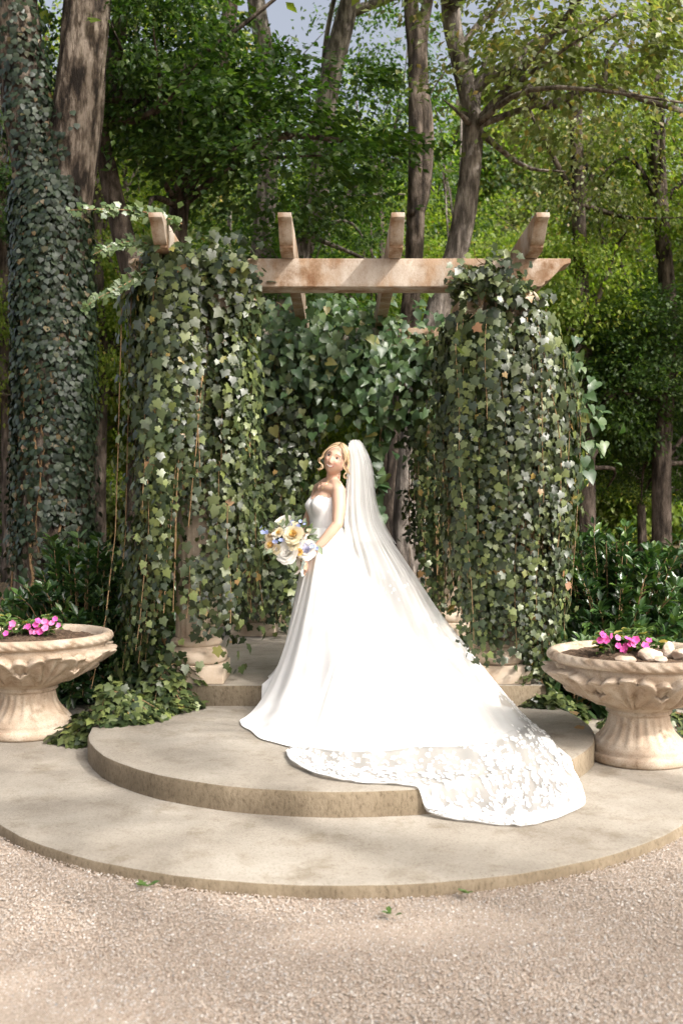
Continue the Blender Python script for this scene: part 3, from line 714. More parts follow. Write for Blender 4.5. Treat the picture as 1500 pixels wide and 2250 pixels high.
# the big ivy-clad tree on the left
D = 10.8
big = thing('ivy_clad_tree', 'huge forked tree on the left, its trunk wrapped in dark ivy', 'tree', tuple(G(125, D)))
b = MB()
trunk_pts = spline([G(118, D), P(118, 1150, D), P(122, 900, D), P(118, 700, D), P(114, 520, D), P(108, 400, D)], 60)
trunk_r = np.interp(np.linspace(0, 1, 60), [0, .06, .2, .5, .8, .92, 1], [.48, .42, .375, .345, .34, .335, .29])
b.tube(trunk_pts, trunk_r, 72, True, .05, 5)
limbR = spline([P(128, 640, D), P(140, 480, D), P(162, 330, D), P(175, 200, D), P(188, 60, D), P(205, -120, D), P(225, -400, D)], 36)
b.tube(limbR, np.linspace(.30, .21, 36), 64, True, .05, 8)
limbL = spline([P(105, 600, D), P(92, 430, D), P(66, 250, D), P(40, 60, D), P(10, -150, D), P(-40, -400, D)], 34)
b.tube(limbL, np.linspace(.30, .19, 34), 64, True, .05, 9)
obj('trunk', b.mesh('trunk', True), M['bark_big'], big)
place('crown', crown_mesh('high', 'tree_mid', *KIND['high']), big, Matrix.LocRotScale(Vector(P(60, -560, D)), Quaternion((0, 0, 1), 1.0), Vector((1.1, 1.1, 1))))
iv = thing('ivy', 'dark ivy climbing the huge forked tree trunk on the left', 'ivy', tuple(G(125, D)))
r_ = np.random.default_rng(71)
def trunk_ivy(pts, rad, n, lo, hi, cov, seed):
    r_ = np.random.default_rng(seed); m = len(pts); k = r_.uniform(lo, hi, n)*(m-1.01); i = k.astype(int); f = (k-i)
    c = pts[i]*(1-f)[:, None] + pts[i+1]*f[:, None]; r = rad[i]
    a = r_.uniform(-PI*1.12, PI*.12, n)
    keep = r_.random(n) < cov(a, c[:, 2], f)
    a, c, r = a[keep], c[keep], r[keep]; n = len(a)
    o = np.column_stack([np.cos(a), np.sin(a), np.zeros(n)])
    bulge = .01 + .10*r_.random(n)**1.5
    pos = c + o*(r*1.03 + bulge)[:, None]
    tip = norm(np.array([0, 0, -.9]) + o*.25 + r_.normal(0, .28, (n, 3))); nrm = norm(o + np.array([0, 0, .35]) + r_.normal(0, .25, (n, 3)))
    return pos, tip, nrm, r_.uniform(.04, .075, n)
def cov1(a, z, f):
    v = 1.0 - .75*np.clip((1.45 - z)/.8, 0, 1)*np.clip((-a - 1.1)/.8, 0, 1) 
    strip = np.exp(-((a + PI*.53 + .1*np.sin(z*2))/.13)**2)*np.clip((2.9-z)/.5, 0, 1)
    return np.clip(v*(1 - .85*strip), 0, 1)*np.clip(.74 + .55*np.sin(a*6 + 1.8*np.sin(z*2.6))*np.sin(z*4.2 + a*3.1), .06, 1) * np.clip((z-.5)/.8, .25, 1)
d1 = trunk_ivy(trunk_pts, trunk_r, 15000, .03, .99, cov1, 72)
d2 = trunk_ivy(limbL, np.linspace(.30, .19, 34), 3600, .0, .75, lambda a, z, f: np.clip((7.6-z)/2.0, 0, 1)*np.clip((a+PI*.75)/.5, .12, 1), 73)
d3 = trunk_ivy(limbR, np.linspace(.30, .21, 36), 2200, .0, .5, lambda a, z, f: np.clip((5.9-z)/1.3, 0, 1)*np.clip((-a-PI*.38)/.5, 0, 1), 74)
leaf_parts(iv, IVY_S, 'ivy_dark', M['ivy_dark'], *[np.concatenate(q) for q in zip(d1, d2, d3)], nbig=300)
b = MB()
for i in range(34):
    a0 = r_.uniform(-PI*.95, -.05*PI); k0, k1 = sorted(r_.integers(1, 58, 2)); k1 = max(k1, k0+8); kk = np.arange(k0, min(k1, 60))
    aa = a0 + np.cumsum(r_.normal(0, .05, len(kk)))
    pts = trunk_pts[kk] + np.column_stack([np.cos(aa), np.sin(aa), 0*aa])*(trunk_r[kk]*1.06)[:, None]
    b.tube(pts, r_.uniform(.006, .016), 5, False)
obj('stems', b.mesh('stems', True), M['stem'], iv)

TG = 'trees in the wood behind the pergola'
D = 12.5
tree('slender grey tree with sunlit bark leaning right behind the veil, crooked bough above', [G(902, D), P(893, 1150, D), P(910, 950, D), P(952, 720, D), P(1005, 540, D), P(1032, 380, D), P(1038, 270, D), P(1015, 150, D), P(990, 30, D), P(985, -200, D), P(1000, -420, D)],
     [.175, .165, .16, .15, .135, .125, .12, .11, .09], [('high', 'tree_mid', (-.2, 7.8, 8.6), (.62, .6, .6), .8), ('high', 'tree_mid', (1.5, 6.5, 8.6), (.6, .6, .6), 1.8), ('dense', 'tree_mid', (2.9, 5.3, 8.6), (.55, .5, .5), 2.8), ('high', 'tree_olive', P(1230, 60, D-.9), (.72, .6, .55), .3), ('high', 'tree_mid', P(1010, -560, D), .9, 1.4)], 'bark_grey',  # crowns nearest the camera added out of view to shade the big ivy trunk
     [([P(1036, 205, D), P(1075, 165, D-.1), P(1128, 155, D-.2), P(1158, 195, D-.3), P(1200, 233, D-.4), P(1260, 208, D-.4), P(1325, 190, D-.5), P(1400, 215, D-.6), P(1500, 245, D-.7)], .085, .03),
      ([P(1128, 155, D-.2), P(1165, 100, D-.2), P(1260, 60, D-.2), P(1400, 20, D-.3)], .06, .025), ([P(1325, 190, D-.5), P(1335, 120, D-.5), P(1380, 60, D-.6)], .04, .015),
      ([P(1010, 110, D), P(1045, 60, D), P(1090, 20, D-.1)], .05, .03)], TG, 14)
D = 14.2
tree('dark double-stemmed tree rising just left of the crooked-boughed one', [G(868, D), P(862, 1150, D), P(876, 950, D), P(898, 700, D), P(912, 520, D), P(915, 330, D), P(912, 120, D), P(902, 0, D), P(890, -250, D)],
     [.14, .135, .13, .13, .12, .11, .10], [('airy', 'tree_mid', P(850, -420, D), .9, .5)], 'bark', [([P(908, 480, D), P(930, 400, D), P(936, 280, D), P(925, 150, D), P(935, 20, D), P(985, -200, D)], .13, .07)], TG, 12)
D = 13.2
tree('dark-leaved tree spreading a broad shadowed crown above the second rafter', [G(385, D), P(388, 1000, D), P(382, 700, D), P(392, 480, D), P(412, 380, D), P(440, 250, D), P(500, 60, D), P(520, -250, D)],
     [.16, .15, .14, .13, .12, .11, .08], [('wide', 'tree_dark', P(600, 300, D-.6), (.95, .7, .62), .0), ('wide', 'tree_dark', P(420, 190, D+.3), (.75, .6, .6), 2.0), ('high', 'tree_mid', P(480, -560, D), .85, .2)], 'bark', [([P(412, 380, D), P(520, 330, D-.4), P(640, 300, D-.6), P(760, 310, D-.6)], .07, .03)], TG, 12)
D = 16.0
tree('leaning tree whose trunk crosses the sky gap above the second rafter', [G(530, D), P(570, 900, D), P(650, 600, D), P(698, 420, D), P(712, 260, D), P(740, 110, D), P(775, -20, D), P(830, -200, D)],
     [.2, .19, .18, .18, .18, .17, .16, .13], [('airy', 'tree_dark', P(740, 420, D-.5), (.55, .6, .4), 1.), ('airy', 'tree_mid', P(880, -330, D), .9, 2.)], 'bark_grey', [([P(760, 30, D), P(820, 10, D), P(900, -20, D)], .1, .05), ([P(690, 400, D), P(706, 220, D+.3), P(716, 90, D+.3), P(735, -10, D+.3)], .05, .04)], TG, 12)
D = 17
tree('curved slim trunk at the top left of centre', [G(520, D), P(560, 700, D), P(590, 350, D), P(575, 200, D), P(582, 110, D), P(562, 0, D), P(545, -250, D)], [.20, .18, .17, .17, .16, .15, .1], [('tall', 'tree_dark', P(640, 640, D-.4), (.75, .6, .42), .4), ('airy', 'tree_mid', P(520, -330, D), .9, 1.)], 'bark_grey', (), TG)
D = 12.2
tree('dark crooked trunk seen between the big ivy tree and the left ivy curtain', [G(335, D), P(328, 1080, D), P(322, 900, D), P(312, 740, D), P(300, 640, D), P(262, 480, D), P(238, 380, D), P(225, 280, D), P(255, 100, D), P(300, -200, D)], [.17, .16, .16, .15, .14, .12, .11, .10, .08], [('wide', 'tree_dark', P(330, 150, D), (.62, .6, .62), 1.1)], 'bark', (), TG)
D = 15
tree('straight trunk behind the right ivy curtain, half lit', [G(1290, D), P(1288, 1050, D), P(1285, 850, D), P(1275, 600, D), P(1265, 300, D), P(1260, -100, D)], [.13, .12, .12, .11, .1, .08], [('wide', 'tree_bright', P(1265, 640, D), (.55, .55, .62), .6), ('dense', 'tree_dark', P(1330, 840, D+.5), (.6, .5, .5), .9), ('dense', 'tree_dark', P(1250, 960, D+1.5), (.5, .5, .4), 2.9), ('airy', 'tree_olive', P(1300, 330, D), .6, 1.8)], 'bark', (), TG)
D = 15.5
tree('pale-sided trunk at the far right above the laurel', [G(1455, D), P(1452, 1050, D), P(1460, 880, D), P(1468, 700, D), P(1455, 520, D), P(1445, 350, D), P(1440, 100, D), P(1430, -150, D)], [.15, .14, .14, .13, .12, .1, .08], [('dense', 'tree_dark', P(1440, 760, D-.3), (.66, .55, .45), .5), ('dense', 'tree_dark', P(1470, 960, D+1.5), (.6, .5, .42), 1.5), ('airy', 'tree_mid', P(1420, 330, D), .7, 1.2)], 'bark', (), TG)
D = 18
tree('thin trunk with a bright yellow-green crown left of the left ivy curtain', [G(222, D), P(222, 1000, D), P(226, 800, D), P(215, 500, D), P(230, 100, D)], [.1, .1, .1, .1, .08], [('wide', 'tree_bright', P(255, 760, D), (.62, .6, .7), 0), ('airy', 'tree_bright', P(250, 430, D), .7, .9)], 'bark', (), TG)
tree('thin trunk beyond the left edge of the ivy-clad tree', [G(25, D), P(20, 1000, D), P(12, 700, D), P(5, 300, D), P(0, -100, D)], [.14, .13, .12, .11, .1], [('wide', 'tree_mid', P(-10, 760, D), (.6, .6, .8), 0), ('tall', 'tree_dark', P(-20, 350, D), .7, .9)], 'bark', (), TG)

# understory and taller trees further back: look-alikes of one wood
r_ = np.random.default_rng(81)
kinds = ['wide', 'tall', 'airy', 'dense']
def where(px):
    for lim, w in ((40, 'beyond the left edge of the ivy-clad trunk'), (240, 'behind the ivy-clad trunk'), (420, 'behind the leftmost rafter'), (560, 'behind the ivy heaped on the beam'),
                   (700, 'behind the second rafter'), (820, 'behind the middle of the front beam'), (940, 'behind the third rafter'), (1080, 'behind the crooked-boughed tree'),
                   (1260, 'behind the rightmost rafter'), (1400, 'right of the rightmost rafter'), (9999, 'at the right edge above the laurel')):
        if px < lim: return w
HUE = {'tree_bright': 'sunny yellow-green', 'tree_dark': 'dark green', 'tree_mid': 'bright green', 'tree_olive': 'olive'}
for i in range(26):
    d = r_.uniform(19, 33); px = -250 + 2000*((i*.618) % 1.0) + r_.normal(0, 30); g = G(px, d)
    h = r_.uniform(8, 13); lean = r_.normal(0, .5)
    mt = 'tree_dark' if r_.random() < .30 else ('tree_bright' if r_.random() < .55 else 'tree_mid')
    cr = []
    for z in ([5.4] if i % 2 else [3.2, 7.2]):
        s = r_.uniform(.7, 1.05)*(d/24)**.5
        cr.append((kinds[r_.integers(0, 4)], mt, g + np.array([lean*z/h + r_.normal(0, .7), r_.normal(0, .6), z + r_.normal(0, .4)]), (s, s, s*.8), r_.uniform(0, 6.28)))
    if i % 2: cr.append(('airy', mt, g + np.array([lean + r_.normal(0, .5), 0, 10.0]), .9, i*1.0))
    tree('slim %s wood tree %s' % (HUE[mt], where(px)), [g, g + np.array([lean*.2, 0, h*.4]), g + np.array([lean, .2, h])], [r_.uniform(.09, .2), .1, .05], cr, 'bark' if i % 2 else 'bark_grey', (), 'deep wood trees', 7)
for i in range(30):
    d = r_.uniform(36, 52); px = -350 + 2200*((i*.618+.3) % 1.0); g = G(px, d)
    gap = abs(px - 860) < 90 or abs(px-1490) < 60
    zs = [3.0, 8.0] if gap else ([3.0, 9.0, 13.0] if i % 4 else [3.5, 10.0, 15.0])
    mt = 'tree_bright' if i % 3 else 'tree_olive'
    cr = [('far', mt, g + np.array([r_.normal(0, 1), r_.normal(0, 1), z]), r_.uniform(.8, 1.1), r_.uniform(0, 6.28)) for k, z in enumerate(zs)]
    tree('tall far %s tree %s' % (HUE[mt], where(px)), [g, g + np.array([0, 0, 9.0]), g + np.array([.5, 0, 18.0])], [.28, .2, .1], cr, 'bark', (), 'far wood trees', 6)

# unseen trees added beside the camera to throw dapples on gravel, steps, ivy
def shade_tree(label, x, y, h, crs):
    g = np.array([x, y, -.03]); cr = [(k, mt, np.array(c, float), s, rz) for k, mt, c, s, rz in crs]
    tree(label, [g, g + np.array([.1, .1, h*.5]), g + np.array([.2, .0, h])], [.25, .2, .1], cr, 'bark_grey', (), 'unseen trees added around the gravel court', 10)
def up(x, y, z, h):
    """the point at height h on the sun's ray through x,y,z"""
    t = (h - z)/SUN.z; return (x + SUN.x*t, y + SUN.y*t, h)
shade_tree('tall tree standing right of the gravel court, its boughs shading the gravel', 8.6, -3.2, 11, [('wide', 'tree_mid', up(.75, 3.35, 0, 8.6), (.58, .24, .5), .3), ('airy', 'tree_mid', up(1.35, 3.9, 0, 9.2), (.30, .12, .3), 1.3), ('wide', 'tree_mid', up(.45, 4.45, .04, 9.4), (.26, .07, .2), 2.3)])
shade_tree('tall tree behind the gravel court on the right, shading the near gravel', 5.2, -5.2, 10, [('wide', 'tree_mid', up(-.80, 3.95, 0, 7.4), (.34, .11, .3), 2.3), ('airy', 'tree_mid', up(-.6, 3.2, 0, 8.0), (.22, .10, .3), .9), ('wide', 'tree_mid', up(-1.0, 5.9, .17, 8.2), (.26, .10, .2), 1.9), ('wide', 'tree_mid', up(-1.3, 5.1, .04, 8.4), (.20, .08, .2), .4)])
shade_tree('tall tree standing right of the pergola, shading the laurels', 9.0, 6.2, 12, [('wide', 'tree_mid', up(3.4, 10.5, 2, 7.6), (.8, .6, .6), .3)])  # unseen crown put on the sun's ray to darken the laurels
shade_tree('tree at the right of the gravel court whose boughs dapple the ivy columns', 6.8, 1.0, 9, [('dense', 'tree_mid', up(-1.25, 7.05, .85, 6.6), (.30, .24, .16), .4), ('dense', 'tree_mid', up(-1.30, 7.05, 2.95, 7.6), (.26, .24, .12), 1.4), ('dense', 'tree_mid', up(.92, 6.95, 1.9, 7.4), (.13, .13, .36), 2.4), ('airy', 'tree_mid', up(-2.3, 6.6, .2, 7.2), (.26, .3, .26), 2.4)])  # small crowns added out of view on sun rays to dapple the ivy
rw = np.random.default_rng(83)
SIDE = ['nearest the court', 'second along', 'third along', 'deepest in']
for i, (x, y) in enumerate(((13.0, 10.0), (8.6, 14.0), (12.0, 15.5), (15.0, 18.0))):  # added out of view to keep the wood behind the pergola dark
    shade_tree('tall canopy tree in the wood to the right, ' + SIDE[i], x, y, 14, [('high', 'tree_mid', (x - 1.2 + rw.normal(0, .5), y + rw.normal(0, .5), 8.5 + rw.normal(0, .8)), .9, rw.uniform(0, 6)), ('dense', 'tree_mid', (x + 1.0, y + .6, 12.0 + rw.normal(0, .6)), .9, rw.uniform(0, 6))])
from collections import defaultdict
dup = defaultdict(list)
for o in COL.objects:
    if o.get('group') in ('deep wood trees', 'far wood trees'): dup[o['label']].append(o)
for lab, os_ in dup.items():
    if len(os_) > 1:
        for k, o in enumerate(sorted(os_, key=lambda q: q.location.x/q.location.y)): o['label'] = lab + ', ' + ['first', 'second', 'third', 'fourth', 'fifth', 'sixth'][min(k, 5)] + ' from left'
# ------------------------------------------------------------------ the bride
A3 = lambda *v: np.array(v, float)
Fd = A3(-.87, -.49, 0); Fd /= np.linalg.norm(Fd); Ld = A3(-Fd[1], Fd[0], 0)      # chest forward, her left
TZ = [.95, 1.10, 1.25, 1.36, 1.44, 1.54, 1.62, 1.68, 1.72, 1.755, 1.785]
TC = [(-.09, 7.36), (-.10, 7.36), (-.108, 7.355), (-.114, 7.35), (-.115, 7.35), (-.112, 7.35), (-.105, 7.35), (-.095, 7.353), (-.088, 7.355), (-.075, 7.355), (-.066, 7.352)]
TW = [.175, .180, .165, .140, .126, .136, .146, .150, .152, .125, .066]
TD = [.120, .125, .122, .115, .108, .108, .104, .092, .078, .066, .056]
def tor(z):
    f = lambda a: np.interp(z, TZ, a)
    return np.array([f([c[0] for c in TC]), f([c[1] for c in TC])]), f(TW), f(TD)
BR = [A3(-.105, 7.35, 1.617) + Fd*.068 + Ld*s*.068 for s in (-1, 1)]; BRR = .072
def torso_r(z, th, grow=0.0):
    """radius of the trunk in direction th (0 = front, +90 = her left)"""
    c, w, d = tor(z); ct, st = np.cos(th), np.sin(th)
    r = 1/np.sqrt((ct/d)**2 + (st/w)**2)
    dirv = np.array([Fd[0]*ct + Ld[0]*st, Fd[1]*ct + Ld[1]*st])
    tn = (th + PI) % (2*PI) - PI
    r = r + .047*math.exp(-((z-1.612)/(.062 if z < 1.612 else .075))**2)*(math.exp(-((abs(tn)-.42)/.55)**2))
    return r + grow, c, dirv
def loft_torso():
    zz = np.linspace(.95, 1.785, 46); n = 56; V = []
    for z in zz:
        for k in range(n):
            r, c, dv = torso_r(z, k/n*2*PI); V.append((c[0]+dv[0]*r, c[1]+dv[1]*r, z))
    F = [(i*n+j, i*n+(j+1) % n, (i+1)*n+(j+1) % n, (i+1)*n+j) for i in range(45) for j in range(n)]
    F += [tuple(range(n))[::-1], tuple(45*n+j for j in range(n))]
    return np.array(V), F
def ball(c, r, sc=(1, 1, 1), n=16):
    V, F = lathe([(math.sin(t)*r, -math.cos(t)*r) for t in np.linspace(0.02, PI-.02, n)], n*2)
    m = len(V)//(n*2); F = F.tolist() + [tuple(range(n*2))[::-1], tuple((m-1)*n*2 + j for j in range(n*2))]
    return V*np.array(sc) + np.array(c), F

# head, in its own frame: u her left, f forward, w up
HC = P(738, 1009, 7.30)
hw_ = norm(A3(.385, .0, .92)); hf = A3(-.33, -.93, -.02); hf = norm(hf - hw_*(hf @ hw_)); hu = np.cross(hw_, hf)
HM = np.stack([hu, hf, hw_])                                            # rows
def head_local(P_): return (P_ - HC) @ HM.T
def head_world(q): return q @ HM + HC
def head_shape(a, b, c, grow=1.0):
    wu = np.where(c < 0, 1 - .26*(-c)**2.4, 1 - .05*c**2)
    fu = np.where((b < 0) & (c < 0), 1 - .45*(-c)**1.3, 1.0)
    u = a*.085*wu; f = b*.097*fu; w = c*.119
    f = f + np.where(b > 0, .010*np.clip(-c, 0, 1)**2*b, 0) - np.where(c < -.5, .0, 0)
    f = np.where(b > 0, f*(1 - .05*(1 - np.abs(a))), f)
    au = np.abs(u); fr = np.clip(b*3, 0, 1)
    nose = .021*np.exp(-(u/(.0075 + .10*np.clip(-w, 0, .05)))**2)*sm(.016, -.036, w)*sm(-.053, -.042, w)
    sock = -.008*np.exp(-((au-.033)/.016)**2 - ((w-.003)/.012)**2)
    brow = .003*np.exp(-((au-.026)/.022)**2 - ((w-.024)/.009)**2)
    cheek = .008*np.exp(-((au-.041)/.018)**2 - ((w+.030)/.019)**2)
    lips = .0055*np.exp(-(u/.024)**2 - ((w+.0665-3*u*u)/.009)**2)
    chin = .008*np.exp(-(u/.02)**2 - ((w+.102)/.014)**2)
    f = f + fr*(nose + sock + brow + cheek + lips + chin)
    return np.stack([u*grow, f*grow, w*grow], -1)
def head_mesh(n=72, m=108, grow=1.0):
    ph = np.linspace(.012, PI-.012, n); th = np.arange(m)/m*2*PI
    Pg, Tg = np.meshgrid(ph, th, indexing='ij')
    q = head_shape(np.sin(Pg)*np.sin(Tg), np.sin(Pg)*np.cos(Tg), np.cos(Pg), grow)
    V = head_world(q.reshape(-1, 3))
    F = [(i*m+j, (i+1)*m+j, (i+1)*m+(j+1) % m, i*m+(j+1) % m) for i in range(n-1) for j in range(m)]
    F += [tuple(range(m)), tuple((n-1)*m + j for j in range(m))[::-1]]
    return V, F
HV, HF = head_mesh(); HL = head_local(HV)
front_idx = np.where(HL[:, 1] > .01)[0]
def face_pt(u, w, lift=0.0):
    i = front_idx[np.argsort((HL[front_idx, 0]-u)**2 + (HL[front_idx, 2]-w)**2)[:4]]
    return np.array([u, HL[i, 1].mean() + lift, w])

SJn, SJf = A3(-.022, 7.215, 1.712), A3(-.165, 7.495, 1.730)
ELn, WRn = P(741, 1152, 7.13), P(692, 1206, 7.09)
ELf, WRf = P(674, 1150, 7.50), P(671, 1206, 7.27)
HAN0, HAN1 = P(652, 1205, 7.12), P(672, 1262, 7.18)                     # handle of the bouquet
hax = norm(HAN1 - HAN0)
body = MB()
body.add(*loft_torso())
NK = head_world(A3(0, -.034, -.055))
body.tube(spline([A3(-.072, 7.353, 1.70), A3(-.066, 7.352, 1.775), NK*.5 + A3(-.066, 7.352, 1.775)*.5 + A3(0, .002, 0), NK], 12), np.interp(np.linspace(0, 1, 12), [0, .4, 1], [.070, .052, .050]), 20)
for sj in (SJn, SJf):
    nb = A3(-.066, 7.358, 1.792); body.tube(spline([nb, nb*.5+sj*.5 + A3(0, .004, .008), sj], 8), np.linspace(.040, .052, 8), 16)
    cb = A3(-.10, 7.34, 1.735); body.tube([cb + Fd*.035, cb*.45+sj*.55 + Fd*.02, sj + Fd*.006], [.045, .045, .042], 16)
for sj, el, wr in ((SJn, ELn, WRn), (SJf, ELf, WRf)):
    path = np.vstack([[sj + A3(0, 0, .004)], spline([sj, sj*.5+el*.5 + norm(A3(.3, .1, 0))*.008, el], 9)[1:], spline([el, el*.55+wr*.45 - A3(0, 0, .006), wr], 9)[1:]])
    rr = np.interp(np.linspace(0, 1, len(path)), [0, .12, .3, .48, .55, .68, 1], [.050, .051, .047, .040, .040, .039, .026])
    body.tube(path, rr, 18); body.add(*ball(sj, .052)); body.add(*ball(el, .040))
def hand(wr, along, th0, sgn):
    """palm and five fingers closing round the handle"""
    ctr = HAN0 + (HAN1-HAN0)*along
    e1 = norm(np.cross(hax, A3(0, 1, 0))); e2 = np.cross(hax, e1)
    cyl = lambda th, r, s: ctr + hax*s + (e1*math.cos(th) + e2*math.sin(th))*r
    kn = cyl(th0, .040, 0); body.tube(spline([wr, wr*.45+kn*.55, kn], 8), [.026, .026, .028, .031, .033, .034, .034, .030], 14)
    for k, (ln, r) in enumerate(((2.5, .0083), (2.75, .0088), (2.65, .0085), (2.1, .0072))):
        s = -.031 + .021*k
        pts = [cyl(th0 + sgn*(-.25 + ln*t), .036 - .008*min(1, t*2), s - .004*t) for t in np.linspace(0, 1, 9)]
        body.tube(pts, np.linspace(r*1.08, r*.8, 9), 10)
    pts = [cyl(th0 - sgn*(.1 + 1.7*t), .040 - .011*t, -.034 - .014*t) for t in np.linspace(0, 1, 7)]
    body.tube(pts, np.linspace(.0125, .0085, 7), 10)
hand(WRn, .36, -.2, 1); hand(WRf, .80, 1.9, 1)
for s in (-1, 1):                                                       # legs under the gown
    hp = A3(-.10, 7.36, .97) + Ld*s*.085
    kn_ = A3(hp[0]-.02, hp[1], .78) + Fd*.03; an = A3(hp[0]-.01, hp[1], .41); toe = an + Fd*.14 + A3(0, 0, -.065)
    body.tube(np.vstack([spline([hp + A3(0, 0, .05), kn_, an], 14), [an + Fd*.05 + A3(0, 0, -.05)], [toe]]), np.concatenate([np.linspace(.092, .036, 14), [.032, .016]]), 14)
body.add(HV, HF)
for s in (-1, 1): body.add(*ball(head_world(A3(s*.082, -.006, -.012)), .016, (1, .6, 1.7) if False else (.55, 1, 1.7), 10))
me = body.mesh('body')
tmp = bpy.data.objects.new('body_tmp', me); COL.objects.link(tmp)
md = tmp.modifiers.new('r', 'REMESH'); md.mode = 'VOXEL'; md.voxel_size = .0048; md.use_smooth_shade = True
ms_ = tmp.modifiers.new('s', 'SMOOTH'); ms_.factor = .5; ms_.iterations = 3
dg = bpy.context.evaluated_depsgraph_get(); ev = tmp.evaluated_get(dg)
bme = bpy.data.meshes.new_from_object(ev, depsgraph=dg); bpy.data.objects.remove(tmp)
nv = len(bme.vertices); co = np.zeros(nv*3); bme.vertices.foreach_get('co', co); co = co.reshape(-1, 3)
hl = head_local(co); isface = (np.abs(hl[:, 0]) < .08) & (np.abs(hl[:, 2]) < .13) & (hl[:, 1] > .02)
skin = np.tile(A3(.58, .37, .27), (nv, 1))
def blend(mask, c):
    global skin
    mask = (mask*isface)[:, None]; skin = skin*(1-mask) + np.array(c)*mask
au = np.abs(hl[:, 0]); w_ = hl[:, 2]; u_ = hl[:, 0]
blend(.55*np.exp(-((au-.044)/.016)**2 - ((w_+.030)/.016)**2), (.56, .22, .16))                 # blush
blend(.35*np.exp(-((au-.033)/.018)**2 - ((w_-.010)/.009)**2), (.36, .20, .15))                 # eye shadow
smile = -.0665 + 9.5*u_*u_
blend(.95*np.exp(-((w_-smile)/.0075)**2)*sm(.035, .029, au), (.44, .13, .115))                 # lips
blend(.93*np.exp(-((w_-(.0245 + .004*np.sin(np.clip((au-.014)/.032, 0, 1)*PI)))/.0046)**2)*sm(.012, .017, au)*sm(.056, .048, au), (.085, .045, .025))   # eyebrows
ca = bme.color_attributes.new('skin', 'FLOAT_COLOR', 'POINT')
ca.data.foreach_set('color', np.column_stack([skin, np.ones(nv)]).astype(np.float32).ravel())
m_, nt, out = newmat('skin')
at = N(nt, 'ShaderNodeAttribute', attribute_name='skin'); pn = N(nt, 'ShaderNodeBsdfPrincipled', i_Roughness=.48)
pn.inputs['Specular IOR Level'].default_value = .35; pn.inputs['Subsurface Weight'].default_value = .12; pn.inputs['Subsurface Radius'].default_value = (.02, .008, .004); pn.inputs['Subsurface Scale'].default_value = .4
nt.links.new(at.outputs[0], pn.inputs['Base Color']); nt.links.new(pn.outputs[0], out.inputs[0]); M['skin'] = m_
bme.materials.clear(); bme.materials.append(m_)
for p_ in bme.polygons: p_.use_smooth = True
bride = thing('person', 'bride in a strapless white gown and very long veil, smiling on the steps', 'person', (-.1, 7.35, LAND))
obj('body', bme, M['skin'], bride)

# eyes, teeth
M['eye_white'] = plain('eye_white', (.75, .72, .70), .25); M['iris'] = plain('iris', (.045, .022, .012), .15); M['lash'] = plain('lash', (.012, .008, .006), .6); M['tooth'] = plain('tooth', (.82, .80, .76), .25)
for s in (-1, 1):
    c = face_pt(s*.033, .002); pts = []
    V, F = ball((0, 0, 0), 1, (.0155, .0048, .0056), 12); V = V + np.array([c[0], c[1]+.0005, c[2]])
    eye = obj('eye', mesh_np('eye', head_world(V), F, True), M['eye_white'], bride)
    V, F = ball((0, 0, 0), 1, (.0076, .0030, .0062), 10); obj('iris', mesh_np('iris', head_world(V + np.array([c[0]-.0006, c[1]+.0036, c[2]+.0004])), F, True), M['iris'], eye)
    xs_ = np.linspace(-.0165, .0165, 11)
    lp = [head_world(A3(c[0]+x, c[1]+.0052-.22*abs(x)-.02*max(0, x*s), c[2]+.0066-14*x*x + max(0, x*s)*.16)) for x in xs_]
    obj('eyelash', MB().tube(lp, np.interp(np.arange(11), [0, 5, 10], [.0016, .0028, .0022]), 6).mesh('eyelash', True), M['lash'], bride)
xs_ = np.linspace(-.026, .026, 15)
top_ = [face_pt(x, -.0630 + 9.5*x*x, .0026) for x in xs_]; bot_ = [face_pt(x, -.0725 + 9.5*x*x + 12*x*x, .0026) for x in xs_]
V = head_world(np.array(top_ + bot_)); obj('teeth', mesh_np('teeth', V, [(i, i+1, 16+i, 15+i) for i in range(14)], True), M['tooth'], bride)

# hair
m_, nt, out = newmat('blonde_hair')
g_ = N(nt, 'ShaderNodeNewGeometry'); rr_ = ramp(nt, [(0, (.10, .062, .034)), (.3, (.21, .135, .07)), (.65, (.40, .275, .15)), (1, (.62, .47, .29))])
nt.links.new(g_.outputs['Random Per Island'], rr_.inputs[0]); pn = N(nt, 'ShaderNodeBsdfPrincipled', i_Roughness=.38); nt.links.new(rr_.outputs[0], pn.inputs[0]); nt.links.new(pn.outputs[0], out.inputs[0]); M['hair'] = m_
M['hair_root'] = plain('hair_roots', (.13, .08, .042), .5)
rh = np.random.default_rng(91)
n, m = 44, 72; ph = np.linspace(.012, PI*.80, n); th = np.arange(m)/m*2*PI
Pg, Tg = np.meshgrid(ph, th, indexing='ij'); a, b_, c = np.sin(Pg)*np.sin(Tg), np.sin(Pg)*np.cos(Tg), np.cos(Pg)
q = head_shape(a, b_, c, 1.045)
keep = (q[..., 1] < .030 - .55*np.clip(q[..., 2]-.0, -.2, .2)*-1 - .02) & (q[..., 2] > -.075)
keep = (q[..., 1] < np.interp(q[..., 2], [-.08, .0, .05, .085, .12], [-.012, .012, .032, .062, .1])) & (q[..., 2] > -.07)
Fk = [(i*m+j, (i+1)*m+j, (i+1)*m+(j+1) % m, i*m+(j+1) % m) for i in range(n-1) for j in range(m) if keep[i, j] and keep[i+1, j] and keep[i, (j+1) % m]]
hair = obj('hair', mesh_np('hair', head_world(q.reshape(-1, 3)), Fk, True), M['hair_root'], bride)
lock = MB()
def on_head(d, g): d = d/np.linalg.norm(d); return head_shape(d[0], d[1], d[2], g)
